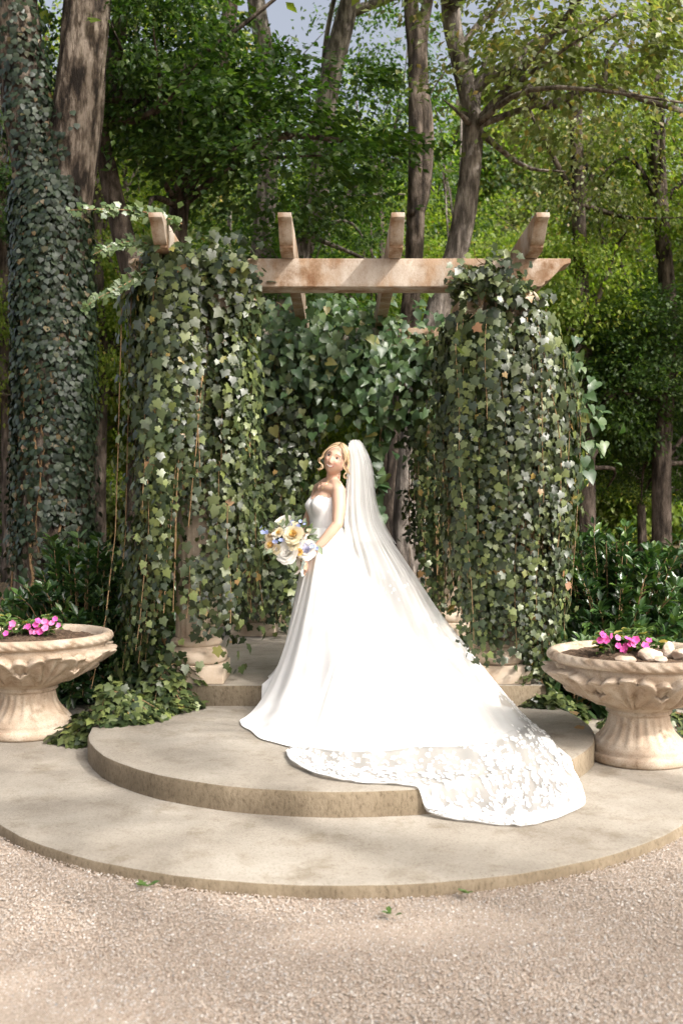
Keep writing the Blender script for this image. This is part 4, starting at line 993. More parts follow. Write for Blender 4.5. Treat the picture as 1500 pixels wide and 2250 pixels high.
for s in (-1, 1):
    for k in range(230):
        t = rh.random(); al = math.radians(58 + 62*t)
        d0 = A3(s*.04, math.cos(al), math.sin(al)); dv_ = A3(s*(.86), .62 - 1.05*t + rh.normal(0, .05), .42 - .15*t + rh.normal(0, .07)); d1 = A3(s*.25, -1.0, -.12 + rh.normal(0, .12))
        dvm = A3(s*.95, -.1 - .35*t, .02 + rh.normal(0, .08))
        ds = spline([d0, dv_, dvm, d1], 18); g = 1.055 + .03*rh.random() + .018*np.sin(np.linspace(0, PI, 18))
        pts = np.array([on_head(d, gg) for d, gg in zip(ds, g)])
        lock.tube(head_world(pts), np.interp(np.linspace(0, 1, 18), [0, .2, .7, 1], [.0014, .0027, .0030, .002]), 5)
for k in range(36):                                                    # knot at the back of the head
    ax = norm(rh.normal(size=3)); u2 = norm(np.cross(ax, [.3, .5, .8])); v2 = np.cross(ax, u2); c0 = head_world(A3(.01, -.105, -.01)); R_ = rh.uniform(.022, .042)
    tt = np.linspace(0, 4.5, 14); lock.tube(np.array([c0 + R_*(math.cos(x)*u2 + math.sin(x)*v2) for x in tt]), .005, 6)
obj('locks', lock.mesh('locks', True), M['hair'], hair)
def tendril(path, n, spread):
    b = MB()
    for k in range(n*2):
        o = rh.normal(0, spread, 3); pts = spline(np.array(path), 26); w = np.linspace(.3, 1, 26)[:, None]
        b.tube(pts + o*w, np.interp(np.linspace(0, 1, 26), [0, .5, 1], [.0026, .0026, .001]), 6)
    obj('tendril', b.mesh('tendril', True), M['hair'], hair)
tendril([P(742, 978, 7.215), P(724, 984, 7.20), P(712, 995, 7.205), P(709, 1004, 7.21), P(702, 1009, 7.21), P(702, 1016, 7.22), P(709, 1024, 7.21), P(705, 1030, 7.21), P(698, 1032, 7.21)], 7, .0035)
tendril([P(745, 979, 7.215), P(754, 986, 7.205), P(759, 998, 7.20), P(759, 1010, 7.19), P(754, 1020, 7.18), P(757, 1029, 7.18), P(761, 1036, 7.19), P(756, 1043, 7.19), P(757, 1049, 7.19), P(763, 1050, 7.2)], 7, .0035)
tendril([P(757, 990, 7.24), P(764, 1004, 7.25), P(766, 1020, 7.25), P(763, 1032, 7.24), P(768, 1042, 7.25)], 5, .004)
M['pearl'] = plain('pearl', (.85, .82, .78), .2)
b = MB()
for k in range(14):
    d = A3(.15 - .02*k, -.25 + .02*rh.normal(), 1.0 - .005*k); b.add(*ball(head_world(on_head(A3(.75 - .09*k, -.32, 1.0), 1.10)) , .0045, (1, 1, 1), 6))
obj('pearl_comb', b.mesh('pearl_comb', True), M['pearl'], hair)
M['gold'] = plain('gold', (.75, .52, .24), .25, .5, 1.0)
ck = spline([P(727, 1050, 7.235), P(719, 1061, 7.20), P(711, 1071, 7.185), P(706, 1066, 7.22), P(704, 1056, 7.30)], 20)
b = MB().tube(ck, .0012, 5, False); b.add(*ball(P(709, 1073, 7.18), .004, (1, 1, 1), 6)); obj('necklace', b.mesh('necklace', True), M['gold'], bride)
b = MB().add(*ball(P(760, 1039, 7.2), .0045, (1, 1, 1.5), 7)); obj('earring', b.mesh('earring', True), M['pearl'], bride)

# gown: bodice, skirt
def cloth(name, c, rough, trans=.0, bscale=0, bump=.2, opac=1.0, sheen=.3):
    m, nt, out = newmat(name); L = nt.links.new
    p = N(nt, 'ShaderNodeBsdfPrincipled', i_Roughness=rough); p.inputs['Base Color'].default_value = (*c, 1); p.inputs['Sheen Weight'].default_value = sheen
    if bscale:
        tc = N(nt, 'ShaderNodeTexCoord'); n1 = N(nt, 'ShaderNodeTexNoise', i_Scale=bscale, i_Detail=5); L(tc.outputs['Object'], n1.inputs['Vector'])
        bp = N(nt, 'ShaderNodeBump', i_Strength=bump, i_Distance=.004); L(n1.outputs[0], bp.inputs['Height']); L(bp.outputs[0], p.inputs['Normal'])
    sh = p.outputs[0]
    if trans:
        t = N(nt, 'ShaderNodeBsdfTranslucent'); t.inputs[0].default_value = (*c, 1)
        ms = N(nt, 'ShaderNodeMixShader', i_0=trans); L(sh, ms.inputs[1]); L(t.outputs[0], ms.inputs[2]); sh = ms.outputs[0]
    if opac < 1:
        tr = N(nt, 'ShaderNodeBsdfTransparent'); ms = N(nt, 'ShaderNodeMixShader', i_0=opac); L(tr.outputs[0], ms.inputs[1]); L(sh, ms.inputs[2]); sh = ms.outputs[0]
    L(sh, out.inputs[0]); return m
M['satin'] = cloth('white_satin', (.83, .82, .80), .5, .1, 35, .10)
M['bodice'] = cloth('beaded_white', (.87, .86, .85), .45, .05, 150, .5)
M['tulle'] = cloth('white_tulle', (.86, .86, .85), .7, .5, 0, 0, .60)
M['tulle_thin'] = cloth('fine_white_tulle', (.86, .86, .85), .7, .5, 0, 0, .50)
M['lace'] = cloth('white_lace', (.86, .86, .85), .65, .25, 160, .4)
gown = thing  # (gown pieces are children of the bride)
n, mz = 96, 34; V = []
for k in range(n):
    th = k/n*2*PI; tn = (th + PI) % (2*PI) - PI
    zt = 1.664 + .018*math.exp(-((abs(tn)-.55)/.3)**2) - .012*math.exp(-(tn/.16)**2) - .05*sm(1.9, 3.1, abs(tn)) + .003*math.cos(k*1.7)
    for i in range(mz):
        z = 1.405 + (zt - 1.405)*i/(mz-1); r, c, dv = torso_r(z, th, .008 + .004*(i == mz-1)); V.append((c[0]+dv[0]*r, c[1]+dv[1]*r, z))
F = [(k*mz+i, ((k+1) % n)*mz+i, ((k+1) % n)*mz+i+1, k*mz+i+1) for k in range(n) for i in range(mz-1)]
obj('bodice', mesh_np('bodice', np.array(V), F, True), M['bodice'], bride)
HEM = A3(-.25, 7.80, -.45, 7.64, -.525, 7.40, -.545, 7.14, -.60, 6.80, -.675, 6.53, -.57, 6.23, -.32, 5.87, -.05, 5.75, .20, 5.74, .44, 5.80, .74, 5.86, 1.02, 6.10, 1.18, 6.55, 1.14, 7.05, .86, 7.45, .48, 7.75, .1, 7.86).reshape(-1, 2)
WC = np.array([-.115, 7.35])
ha = np.unwrap(np.arctan2(HEM[:, 1]-WC[1], HEM[:, 0]-WC[0])); o_ = np.argsort(ha % (2*PI)); hs = (ha % (2*PI))[o_]; HS = HEM[o_]
hs3 = np.concatenate([hs-2*PI, hs, hs+2*PI]); HS3 = np.vstack([HS, HS, HS])
cum = np.linspace(0, len(hs3)-1, 3*len(hs)*24); HSs = spline(HS3, len(cum)); hss = np.unwrap(np.arctan2(HSs[:, 1]-WC[1], HSs[:, 0]-WC[0])); hss += -2*PI*round((hss[len(hss)//2]-PI)/(2*PI))
def soft_ground(x, y):
    g = SLAB + (MID-SLAB)*sm(-.055, -.004, MR - np.hypot(x, y-MC))
    return np.maximum(g, SLAB + (LAND-SLAB)*sm(-.06, -.004, y - 7.12)*(np.abs(x) < 1.5))
nT, nZ = 400, 110
thw = np.arange(nT)/nT*2*PI
hx = np.interp(thw, hss, HSs[:, 0]); hy = np.interp(thw, hss, HSs[:, 1])
thl = np.arctan2(np.cos(thw)*Ld[0] + np.sin(thw)*Ld[1], np.cos(thw)*Fd[0] + np.sin(thw)*Fd[1])
wr_ = np.array([torso_r(1.435, t, .013)[0] for t in thl])
wx, wy = WC[0] + wr_*np.cos(thw), WC[1] + wr_*np.sin(thw)
t = np.linspace(0, 1, nZ)[:, None]; Lh = np.hypot(hx-wx, hy-wy)[None]
short = sm(1.0, .45, Lh); g = short*(.66*t + .34*t**13) + (1-short)*(.80*t + .20*t**3)
X = wx + (hx-wx)*g; Y = wy + (hy-wy)*g
hz = np.array([ground_at((x, y)) for x, y in zip(hx, hy)])
pz = 1.0 + .55*(1-short); Z = 1.445 + (hz + .008 - 1.445)*(1 - (1-t)**(pz*1.0))
Z = 1.445 + (hz + .008 - 1.445)*(short*t + (1-short)*(1-(1-t)**1.55))
ph = thw*13 + 1.3*np.sin(thw*3) + .8*np.sin(thw*5+1); amp = (.004 + .034*t**1.1)*sm(.02, .14, t)*(1-.35*t**6)
fold = (np.sin(ph) + .45*np.sin(ph*2.3 + 1.0) + .3*np.sin(ph*.5+2))*amp
nxh, nyh = np.cos(thw), np.sin(thw); X = X + nxh*fold*.9; Y = Y + nyh*fold*.9
G_ = soft_ground(X, Y); Z = np.maximum(Z, G_ + .010 + .014*np.clip(np.sin(ph*1.0 + t*3), 0, 1)*sm(.3, .9, t)*(t < .985))
SKV = np.stack([X, Y, Z], -1)
F = [(i*nT+j, i*nT+(j+1) % nT, (i+1)*nT+(j+1) % nT, (i+1)*nT+j) for i in range(nZ-1) for j in range(nT)]
obj('skirt', mesh_np('skirt', SKV.reshape(-1, 3), F, True), M['satin'], bride)
# height of the gown over the ground, for the veil to lie on
gs = .02; gx0, gy0 = -1.2, 4.4; gw, gh = 160, 190
HM_ = np.full((gw, gh), -1.0)
U2 = np.concatenate([SKV.reshape(-1, 3), ((SKV[1:] + SKV[:-1])/2).reshape(-1, 3)])
ix = ((U2[:, 0]-gx0)/gs).astype(int); iy = ((U2[:, 1]-gy0)/gs).astype(int); ok = (ix >= 0) & (ix < gw) & (iy >= 0) & (iy < gh)
np.maximum.at(HM_, (ix[ok], iy[ok]), U2[ok, 2])
for _ in range(2):
    pad = np.pad(HM_, 1, constant_values=-1); HM_ = np.max([pad[1+a:1+a+gw, 1+b:1+b+gh] for a in (-1, 0, 1) for b in (-1, 0, 1)], 0)
def under(x, y):
    i = np.clip(((x-gx0)/gs).astype(int), 0, gw-1); j = np.clip(((y-gy0)/gs).astype(int), 0, gh-1)
    return np.maximum(HM_[i, j], soft_ground(x, y))

# veil: gathered at the crown, falling behind her arm and sweeping down the steps
HEMV = [(0, -.32, 5.72), (.10, -.27, 5.46), (.22, -.12, 5.19), (.34, .07, 5.08), (.45, .30, 5.03), (.52, .45, 4.94), (.62, .70, 4.83), (.74, .90, 4.80), (.85, 1.09, 4.93), (.93, 1.24, 5.12), (1, 1.30, 5.36)]
GU = [0, .3, .55, .8, 1.0]
GC = [[P(765, 979, 7.31), P(763, 1030, 7.32), P(758, 1100, 7.30), P(754, 1165, 7.27), P(762, 1260, 6.98), P(742, 1400, 6.58), P(690, 1560, 6.12), None],
      [P(770, 969, 7.34), P(776, 1030, 7.34), P(776, 1100, 7.30), P(780, 1165, 7.22), P(800, 1260, 6.92), P(800, 1400, 6.5), P(770, 1560, 5.95), None],
      [P(778, 967, 7.39), P(792, 1020, 7.40), P(798, 1100, 7.36), P(808, 1165, 7.28), P(850, 1270, 7.00), P(890, 1400, 6.6), P(930, 1560, 6.0), None],
      [P(786, 970, 7.44), P(806, 1020, 7.46), P(814, 1100, 7.44), P(832, 1165, 7.40), P(900, 1275, 7.22), P(970, 1400, 6.95), P(1080, 1560, 6.4), None],
      [P(790, 976, 7.48), P(812, 1030, 7.52), P(822, 1100, 7.52), P(848, 1165, 7.50), P(922, 1280, 7.38), P(1012, 1400, 7.18), P(1140, 1555, 6.75), None]]
hemu = np.array([h[0] for h in HEMV]); hemp = np.array([[h[1], h[2]] for h in HEMV])
nu, nvv = 170, 190; us = np.linspace(0, 1, nu)
hemi = spline(np.column_stack([hemu, hemp]), 300); hemi = hemi[np.argsort(hemi[:, 0])]
guide = []
for gu, gc in zip(GU, GC):
    hx_, hy_ = np.interp(gu, hemi[:, 0], hemi[:, 1]), np.interp(gu, hemi[:, 0], hemi[:, 2]); end = A3(hx_, hy_, float(soft_ground(np.array(hx_), np.array(hy_))) + .012)
    pts = [np.array(q_) for q_ in gc[:-1]]; mid_ = pts[-1]*.42 + end*.58; mid_[2] = float(soft_ground(mid_[0], mid_[1])) + .03
    guide.append(spline(pts + [mid_, end], nvv))
guide = np.array(guide)                                                 # 5 x nv x 3
VE = np.zeros((nu, nvv, 3))
for k in range(nvv):
    q = spline(guide[:, k], 81); uu = np.interp(np.linspace(0, 1, 81)*4, range(5), GU)
    for c in range(3): VE[:, k, c] = np.interp(us, uu, q[:, c])
vv = np.linspace(0, 1, nvv)[None]
wend = sm(.90, 1.0, vv)                                                 # settle on the hem line
for c, col_ in ((0, 1), (1, 2)): VE[..., c] = VE[..., c]*(1-wend) + np.interp(us, hemi[:, 0], hemi[:, col_])[:, None]*wend
ruf = us[:, None]
plp = ruf*2*PI*11 + 3.2*np.sin(ruf*7 + 1) + 1.6*np.sin(ruf*17) + 1.2*np.sin(vv*4 + ruf*6); pa = np.interp(vv, [0, .05, .25, .5, .8, 1], [.004, .008, .010, .014, .008, .004])
plx = (np.sin(plp) + .5*np.sin(plp*.43 + 1))*pa*sm(0, .06, ruf)
tu = np.gradient(VE, axis=0); tv = np.gradient(VE, axis=1); nn = norm(np.cross(tu, tv)); VE = VE + nn*plx[..., None]
VE[..., 2] = np.maximum(VE[..., 2], under(VE[..., 0], VE[..., 1]) + .004 + .008*np.clip(np.sin(plp*.7), 0, 1)*sm(0, .06, ruf))
for _ in range(3): VE[1:-1, 1:-1] = VE[1:-1, 1:-1]*.5 + .125*(VE[2:, 1:-1] + VE[:-2, 1:-1] + VE[1:-1, 2:] + VE[1:-1, :-2])
VE[..., 2] = np.maximum(VE[..., 2], soft_ground(VE[..., 0], VE[..., 1]) + .007)
F = [(i*nvv+j, (i+1)*nvv+j, (i+1)*nvv+j+1, i*nvv+j+1) for i in range(nu-1) for j in range(nvv-1)]
kcut = int(nvv*.80)
Fa = [f for f in F if f[0] % nvv < kcut]; Fb = [f for f in F if f[0] % nvv >= kcut]
veil = obj('veil', mesh_np('veil', VE.reshape(-1, 3), Fa, True), M['tulle'], bride)
obj('veil_border', mesh_np('veil_border', VE.reshape(-1, 3).copy(), Fb, True), M['tulle_thin'], veil)
# second shorter layer bunched over the crown
V2 = VE[:, :int(nvv*.42)].copy(); V2 = V2 + A3(.012, .02, .006); V2 += norm(rh.normal(size=3))*.0
m2 = V2.shape[1]; V2[..., 0] += .012*np.sin(us*40)[:, None]; V2[..., 1] += .02
F = [(i*m2+j, (i+1)*m2+j, (i+1)*m2+j+1, i*m2+j+1) for i in range(nu-1) for j in range(m2-1)]
obj('veil_layer', mesh_np('veil_layer', V2.reshape(-1, 3), F, True), M['tulle_thin'], veil)
# lace flowers sewn along the border
def on_veil(u, v):
    u = np.clip(u, 0, 1)*(nu-1.001); v = np.clip(v, 0, 1)*(nvv-1.001); i, j = u.astype(int), v.astype(int); a, b = (u-i)[..., None], (v-j)[..., None]
    return VE[i, j]*(1-a)*(1-b) + VE[i+1, j]*a*(1-b) + VE[i, j+1]*(1-a)*b + VE[i+1, j+1]*a*b
lace = MB(); rl = np.random.default_rng(95)
Lu = np.linalg.norm(np.diff(VE[:, -6], axis=0), axis=1).sum(); Lv = np.linalg.norm(np.diff(VE[nu//2], axis=0), axis=1).sum()
def petal(u, v, ang, ln, wd):
    tt = np.linspace(0, 1, 5); prof_ = np.array([.12, .75, 1.0, .8, .0])*wd/2
    a = np.concatenate([tt*ln, (tt[::-1]*ln)[1:-1]]); b = np.concatenate([prof_, -prof_[::-1][1:-1]])
    du = (a*math.cos(ang) - b*math.sin(ang))/Lu; dv = (a*math.sin(ang) + b*math.cos(ang))/Lv
    p = on_veil(u+du, v+dv) + A3(0, 0, .0045); c = on_veil(np.array([u + ln*.5*math.cos(ang)/Lu]), np.array([v + ln*.5*math.sin(ang)/Lv])) + A3(0, 0, .007)
    k = len(p); lace.add(np.vstack([c, p]), [(0, 1+i, 1+(i+1) % k) for i in range(k)])
def motif(u, v, s):
    a0 = rl.uniform(0, 6.28)
    if rl.random() < .6:
        for k in range(5): petal(u, v, a0 + k*1.257, s*rl.uniform(.85, 1.1), s*.72)
    else:
        for k in range(4): petal(u + .25*k*s*math.cos(a0)/Lu, v + .25*k*s*math.sin(a0)/Lv, a0 + (-1)**k*.8, s*1.1, s*.45)
for k in range(240): motif((k + .5)/240, .972 + .018*rl.random() - .006, rl.uniform(.012, .030))
cl = [(rl.random(), 1 - .17*rl.random()**1.3 - .01) for k in range(75)]      # sprays of blossoms
for cu, cv in cl:
    for k in range(13): motif(cu + rl.normal(0, .075)/Lu, cv + rl.normal(0, .06)/Lv, rl.uniform(.014, .028))
for k in range(420): motif(rl.random(), 1 - .10*rl.random()**1.5, rl.uniform(.012, .024))
for cu, cv in [(rl.random(), rl.uniform(.5, .84)) for k in range(34)]:
    for k in range(7): motif(cu + rl.normal(0, .05)/Lu, cv + rl.normal(0, .06)/Lv, rl.uniform(.012, .02))
for k in range(170): motif(1 - .05*rl.random()**2 - .01, rl.uniform(.62, .99), rl.uniform(.014, .026))
for k in range(900): motif(rl.random(), 1 - .13*rl.random()**1.6, rl.uniform(.007, .014))
obj('lace_flowers', lace.mesh('lace_flowers'), M['lace'], veil)
# ------------------------------------------------------------------ bouquet
def petal_patch(c, axis, ang, r, tilt, w, h, curl, seed=0):
    """one cupped petal: base near c, standing round axis"""
    axis = norm(axis); u = norm(np.cross(axis, A3(.21, .95, .2))); v = np.cross(axis, u)
    rad = u*math.cos(ang) + v*math.sin(ang); lat = np.cross(axis, rad); V = []
    for i in range(5):
        t = i/4; ww = w*(.45 + .75*math.sin(t*PI*.78))
        for j in range(5):
            s = (j-2)/2
            rr = r*(.55 + .45*t) + h*t*math.sin(tilt) + curl*max(0, t-.6)**2*h - .16*w*s*s
            zz = h*t*math.cos(tilt) - curl*.5*max(0, t-.7)**2*h - .05*h*s*s*t
            V.append(c + rad*rr + lat*(s*ww*.5) + axis*zz)
    return np.array(V), [(i*5+j, i*5+j+1, (i+1)*5+j+1, (i+1)*5+j) for i in range(4) for j in range(4)]
def rose(name, c, axis, R, mat, mat_in, parent):
    b = MB(); bi = MB(); rr = np.random.default_rng(int(abs(c[0]*1e4)))
    for L, (k, fr, tilt, hh) in enumerate(((7, .80, .75, .75), (6, .62, .50, .85), (5, .45, .30, .9), (5, .28, .12, .92), (4, .14, .02, .92))):
        for q in range(k):
            (b if L < 3 else bi).add(*petal_patch(c - axis*R*.5, axis, q/k*2*PI + L*.7 + rr.normal(0, .1), R*fr, tilt + rr.normal(0, .06), R*(1.15 - .12*L), R*hh*1.05, 1.1 if L < 2 else .4))
    o = obj(name, b.mesh(name, True), M[mat], parent); obj('heart', bi.mesh('heart', True), M[mat_in], o); return o
def petm(n, c): M[n] = cloth(n, c, .6, .25, 60, .1)
petm('petal_white', (.90, .88, .83)); petm('petal_cream', (.88, .80, .58)); petm('petal_yellow', (.86, .62, .20)); petm('petal_peach', (.86, .72, .50)); petm('petal_blue', (.42, .50, .82)); petm('petal_lav', (.74, .74, .88))
petm('ribbon', (.62, .74, .70)); petm('ribbon_pale', (.80, .72, .66)); petm('pink', (.78, .10, .42)); petm('pink_light', (.85, .25, .55)); petm('fern', (.16, .22, .09)); petm('sage', (.27, .33, .22)); petm('stemgreen', (.14, .2, .06))
bq = thing('bouquet', 'round bouquet of white, cream, yellow and blue flowers held by the bride', 'bouquet', tuple(HAN0))
BF = norm(A3(-.35, -.85, .38))
def bp(px, py, d=7.02): return P(px, py, d)
for px, py, R, m1, m2, d in ((621, 1152, .056, 'petal_white', 'petal_cream', 7.06), (630, 1214, .060, 'petal_white', 'petal_white', 6.98), (673, 1208, .054, 'petal_white', 'petal_lav', 6.99), (644, 1174, .052, 'petal_cream', 'petal_yellow', 6.96),
                          (644, 1196, .034, 'petal_cream', 'petal_cream', 6.97), (594, 1198, .040, 'petal_peach', 'petal_yellow', 7.02), (594, 1175, .034, 'petal_peach', 'petal_peach', 7.05), (657, 1213, .02, 'petal_yellow', 'petal_yellow', 6.96),
                          (612, 1170, .028, 'petal_cream', 'petal_yellow', 7.0), (608, 1207, .028, 'petal_cream', 'petal_white', 7.0)):
    c = bp(px, py, d); rose('rose', c, norm(BF + (c - bp(640, 1190, 7.02))*2.2), R, m1, m2, bq)
rb = np.random.default_rng(97)
def floret(name, c, axis, R, mat, parent, n=5):
    b = MB()
    for q in range(n): b.add(*petal_patch(c, axis, q/n*2*PI + .3, R*.12, 1.15, R*.8, R*.95, .3))
    b.add(*ball(c + norm(axis)*R*.12, R*.16, (1, 1, 1), 5)); return obj(name, b.mesh(name, True), M[mat], parent)
for px, py, k, m_ in ((585, 1164, 7, 'petal_blue'), (656, 1152, 7, 'petal_blue'), (617, 1186, 6, 'petal_blue'), (660, 1196, 6, 'petal_lav'), (689, 1203, 7, 'petal_blue'), (626, 1190, 3, 'petal_lav'), (676, 1172, 5, 'petal_cream'), (648, 1147, 5, 'petal_cream'), (606, 1180, 4, 'petal_white'), (668, 1184, 4, 'petal_white')):
    for q in range(k): floret('floret', bp(px + rb.normal(0, 6), py + rb.normal(0, 5), 7.0 + rb.normal(0, .02)), norm(BF + rb.normal(0, .4, 3)), rb.uniform(.011, .017), m_, bq)
for k in range(80):
    a = rb.uniform(0, 6.28); c = bp(638 + 52*math.cos(a)*rb.uniform(.6, 1), 1186 + 42*math.sin(a)*rb.uniform(.6, 1), 7.06 + rb.normal(0, .02))
    tip = norm(A3(math.cos(a), -.4, -math.sin(a)) + rb.normal(0, .25, 3)); nr = norm(BF + rb.normal(0, .4, 3))
    V, F = cloud(OVATE_T, c[None], tip[None], nr[None], np.array([rb.uniform(.05, .085)])); obj('leaf', mesh_np('leaf', V, F, True), M['sage' if k % 2 else 'fern'], bq)
for px, py, tx, ty in ((636, 1222, -.1, -1), (640, 1226, .15, -1), (697, 1196, .4, -.8), (646, 1228, 0, -1)):
    V, F = cloud(OVATE_T, bp(px, py, 7.0)[None], norm(A3(tx, -.1, ty))[None], A3(0, -1, .2)[None], np.array([.085])); obj('leaf', mesh_np('leaf', V, F, True), M['sage'], bq)
b = MB()
for k in range(16):
    o = rb.normal(0, .009, 3); b.tube(spline([bp(640 + rb.normal(0, 16), 1190 + rb.normal(0, 10), 7.06), HAN0 + o, HAN0*.4 + HAN1*.6 + o, HAN1 + o*1.4], 12), .0035, 5)
obj('stems', b.mesh('stems', True), M['stemgreen'], bq)
b = MB()
for k in range(3): b.tube([HAN0 + hax*(.002+.0*k), HAN1 - hax*.05], .0195, 16, False)
obj('wrap', b.mesh('wrap', True), M['ribbon_pale'], bq)
def ribbon(path, w, mat, ph):
    pts = spline(path, 26); V = []
    for i, p in enumerate(pts):
        a = ph + .9*math.sin(i*.35); s = A3(math.cos(a), math.sin(a), .1)*w/2; V += [p - s, p + s]
    obj('ribbon', mesh_np('ribbon', np.array(V), [(2*i, 2*i+1, 2*i+3, 2*i+2) for i in range(25)], True), M[mat], bq)
ribbon([P(664, 1222, 7.06), P(667, 1236, 7.03), P(663, 1250, 7.03), P(665, 1266, 7.04)], .028, 'ribbon', .2)
ribbon([P(656, 1226, 7.06), P(655, 1240, 7.04), P(659, 1252, 7.03), P(650, 1262, 7.04)], .030, 'ribbon_pale', -.3)

# ------------------------------------------------------------------ flowers and rocks in the urns
def impatiens(label, spots, blooms, z0, seed):
    r_ = np.random.default_rng(seed); c0 = np.mean(np.array(spots), 0); root = thing('impatiens_plant', label, 'flowers', (c0[0], c0[1], z0), 'pink bedding flowers in the urns')
    st = MB()
    for (x, y) in spots:
        for k in range(5):
            a = r_.uniform(0, 6.28); h = r_.uniform(.08, .16); e = A3(x + .075*math.cos(a), y + .06*math.sin(a), z0 + h); st.tube(spline([A3(x, y, z0 - .02), A3(x + .02*math.cos(a), y + .02*math.sin(a), z0 + h*.6), e], 7), .004, 5)
            for q in range(20):
                aa = r_.uniform(0, 6.28); tip = norm(A3(math.cos(aa), math.sin(aa), r_.uniform(-.3, .5))); p = e - A3(0, 0, r_.uniform(0, .07))
                V, F = cloud(OVATE_T, p[None], tip[None], norm(A3(0, -.25, 1) + r_.normal(0, .3, 3))[None], np.array([r_.uniform(.04, .066)]), 1.15)
                obj('leaf', mesh_np('leaf', V, F, True), M['imp_yel' if r_.random() < .12 else 'imp'], root)
    for p in list(blooms) + [np.array(q) + r_.normal(0, .03, 3) for q in blooms[::2]]:
        floret('flower', np.array(p), norm(A3(-.1, -1, .6) + r_.normal(0, .35, 3)), r_.uniform(.018, .025), 'pink' if r_.random() < .6 else 'pink_light', root)
    obj('stems', st.mesh('stems', True), M['stemgreen'], root)
M['imp'] = leafmat('impatiens_leaf', [(0, (.05, .10, .025)), (1, (.11, .17, .04))], .4, .5, .25); M['imp_yel'] = leafmat('yellowing_leaf', [(0, (.35, .25, .05)), (1, (.25, .25, .06))], .5, .4, .3)
zl = SLAB + .60*1.09 + .012; zr = SLAB + .60*1.05 + .012
impatiens('pink-flowered bedding plants growing in the left urn', [(-2.30, 6.75), (-2.18, 6.78), (-2.06, 6.80), (-2.00, 6.76), (-2.24, 6.86)],
          [P(x, y, 6.68) for x, y in ((25, 1378), (29, 1370), (64, 1377), (80, 1373), (86, 1382), (98, 1366), (104, 1369), (122, 1360), (130, 1374), (77, 1390), (84, 1365))], zl, 3)
impatiens('pink-flowered bedding plants growing in the right urn beside the rocks', [(1.66, 6.10), (1.76, 6.12), (1.86, 6.10), (1.72, 6.2), (1.82, 6.2)],
          [P(x, y, 6.02) for x, y in ((1316, 1408), (1330, 1406), (1340, 1397), (1355, 1402), (1378, 1405), (1388, 1416), (1368, 1427), (1396, 1406), (1418, 1423), (1424, 1408), (1385, 1408), (1357, 1419))], zr, 4)
M['rock'] = surf('pale_rock', [(.3, (.42, .30, .21)), (.5, (.58, .46, .35)), (.7, (.68, .60, .52))], 9, 8, .85, .5, 60)
def rock(label, px, py, d, s, seed):
    r_ = np.random.default_rng(seed); bm = bmesh.new(); bmesh.ops.create_icosphere(bm, subdivisions=3, radius=1.0); c = P(px, py, d); c[2] = SLAB + .592*1.05 + .022 + s[2]*.45
    pl = norm(r_.normal(size=(9, 3))); hh = r_.uniform(.62, .95, 9)
    for v in bm.verts:
        p = np.array(v.co)
        for n_, h_ in zip(pl, hh):
            e = p @ n_ - h_
            if e > 0: p = p - n_*e*.9
        p += .03*np.sin(p[[1, 2, 0]]*7 + seed); v.co = p*np.array(s) + c
    me = bpy.data.meshes.new('rock'); bm.to_mesh(me); bm.free()
    tag(obj('rock', me, M['rock'], loc=tuple(c)), label, 'rock', 'rocks on the soil of the right urn')
rock('largest pale rock in the right urn beside the flowers', 1425, 1457, 5.92, (.082, .055, .050), 1)
rock('pointed rock standing up in the right urn', 1466, 1452, 6.05, (.040, .03, .065), 2)
rock('smooth rock at the right edge of the frame in the right urn', 1496, 1456, 5.98, (.06, .045, .042), 3)
rock('low flat pale rock at the front lip of the right urn', 1372, 1468, 5.82, (.065, .04, .028), 4)
rock('small rock in front of the largest one in the right urn', 1450, 1470, 5.82, (.04, .03, .026), 5)

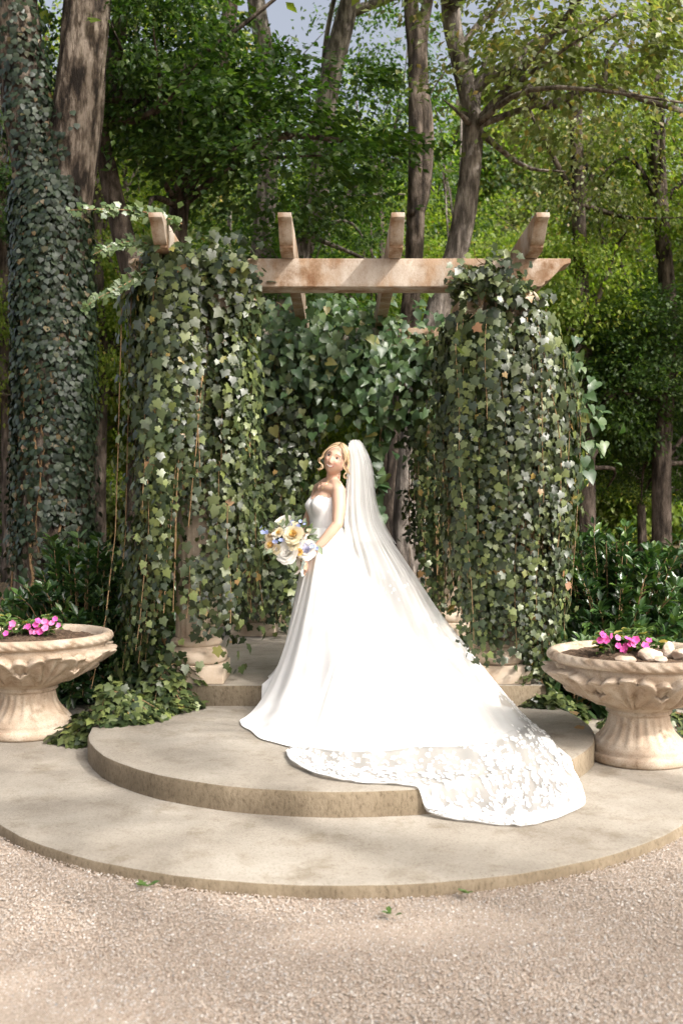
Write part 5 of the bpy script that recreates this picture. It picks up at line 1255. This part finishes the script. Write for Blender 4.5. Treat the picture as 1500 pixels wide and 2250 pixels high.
# ------------------------------------------------------------------ small things
D = 14.0; g = G(938, D)
pr = thing('fence_post', 'short weathered wooden fence post right of the grey trunk', 'post', tuple(g))
obj('post', bevel_mesh(MB().box((g[0], g[1], g[2] + .28), (.075, .075, .30)).mesh(), .01), M['post'], pr)
obj('rail', MB().tube([(g[0]-2.4, g[1]+.1, g[2]+.38), (g[0]-1.1, g[1]+.1, g[2]+.33), (g[0], g[1], g[2]+.42)], .018, 6).mesh('rail', True), M['bark'], pr)
def weed(label, px, py, n, seed):
    r_ = np.random.default_rng(seed); d = FPX*(CAMZ - 0.0)/(py - 1125); c = P(px, py, d); root = thing('weed', label, 'weed', tuple(c), 'weeds in the gravel')
    for k in range(n):
        a = r_.uniform(0, 6.28); tip = norm(A3(math.cos(a), math.sin(a), .5)); V, F = cloud(OVATE_T, (c + r_.normal(0, .008, 3)*A3(1, 1, 0))[None], tip[None], A3(0, -.3, 1)[None], np.array([r_.uniform(.03, .055)])); obj('leaf', mesh_np('leaf', V, F, True), M['imp'], root)
weed('small green weed sprouting at the foot of the lower step, right of centre', 1022, 1962, 8, 1)
weed('tiny weed in the gravel below the middle of the step', 858, 2008, 6, 2)
weed('small weed in the gravel below the left of the step', 320, 1947, 6, 3)
r_ = np.random.default_rng(99)
M['dry'] = leafmat('dry_leaf', [(0, (.22, .12, .05)), (.5, (.34, .21, .10)), (1, (.42, .30, .16))], .7, .3, .15)
dl = [(1258, 1583, 6.9, LAND-.15, 'by the right end of the middle step'), (1275, 1595, 6.4, MID+.006, 'on the right end of the middle step'), (505, 1415, 9.4, LAND+.006, 'on the landing behind the left plinth'), (300, 1600, 6.6, MID+.006, 'on the left of the middle step')]
for px, py, d, z, w in dl:
    c = P(px, py, d); c[2] = max(z, ground_at(c)) + .006
    V, F = cloud(IVY_T, c[None], norm(r_.normal(size=3)*A3(1, 1, .1))[None], norm(A3(0, 0, 1) + r_.normal(0, .2, 3))[None], np.array([.07])); tag(obj('fallen_leaf', mesh_np('fallen_leaf', V, F, True), M['dry'], loc=tuple(c)), 'dry brown leaf lying ' + w, 'leaf', 'fallen leaves')
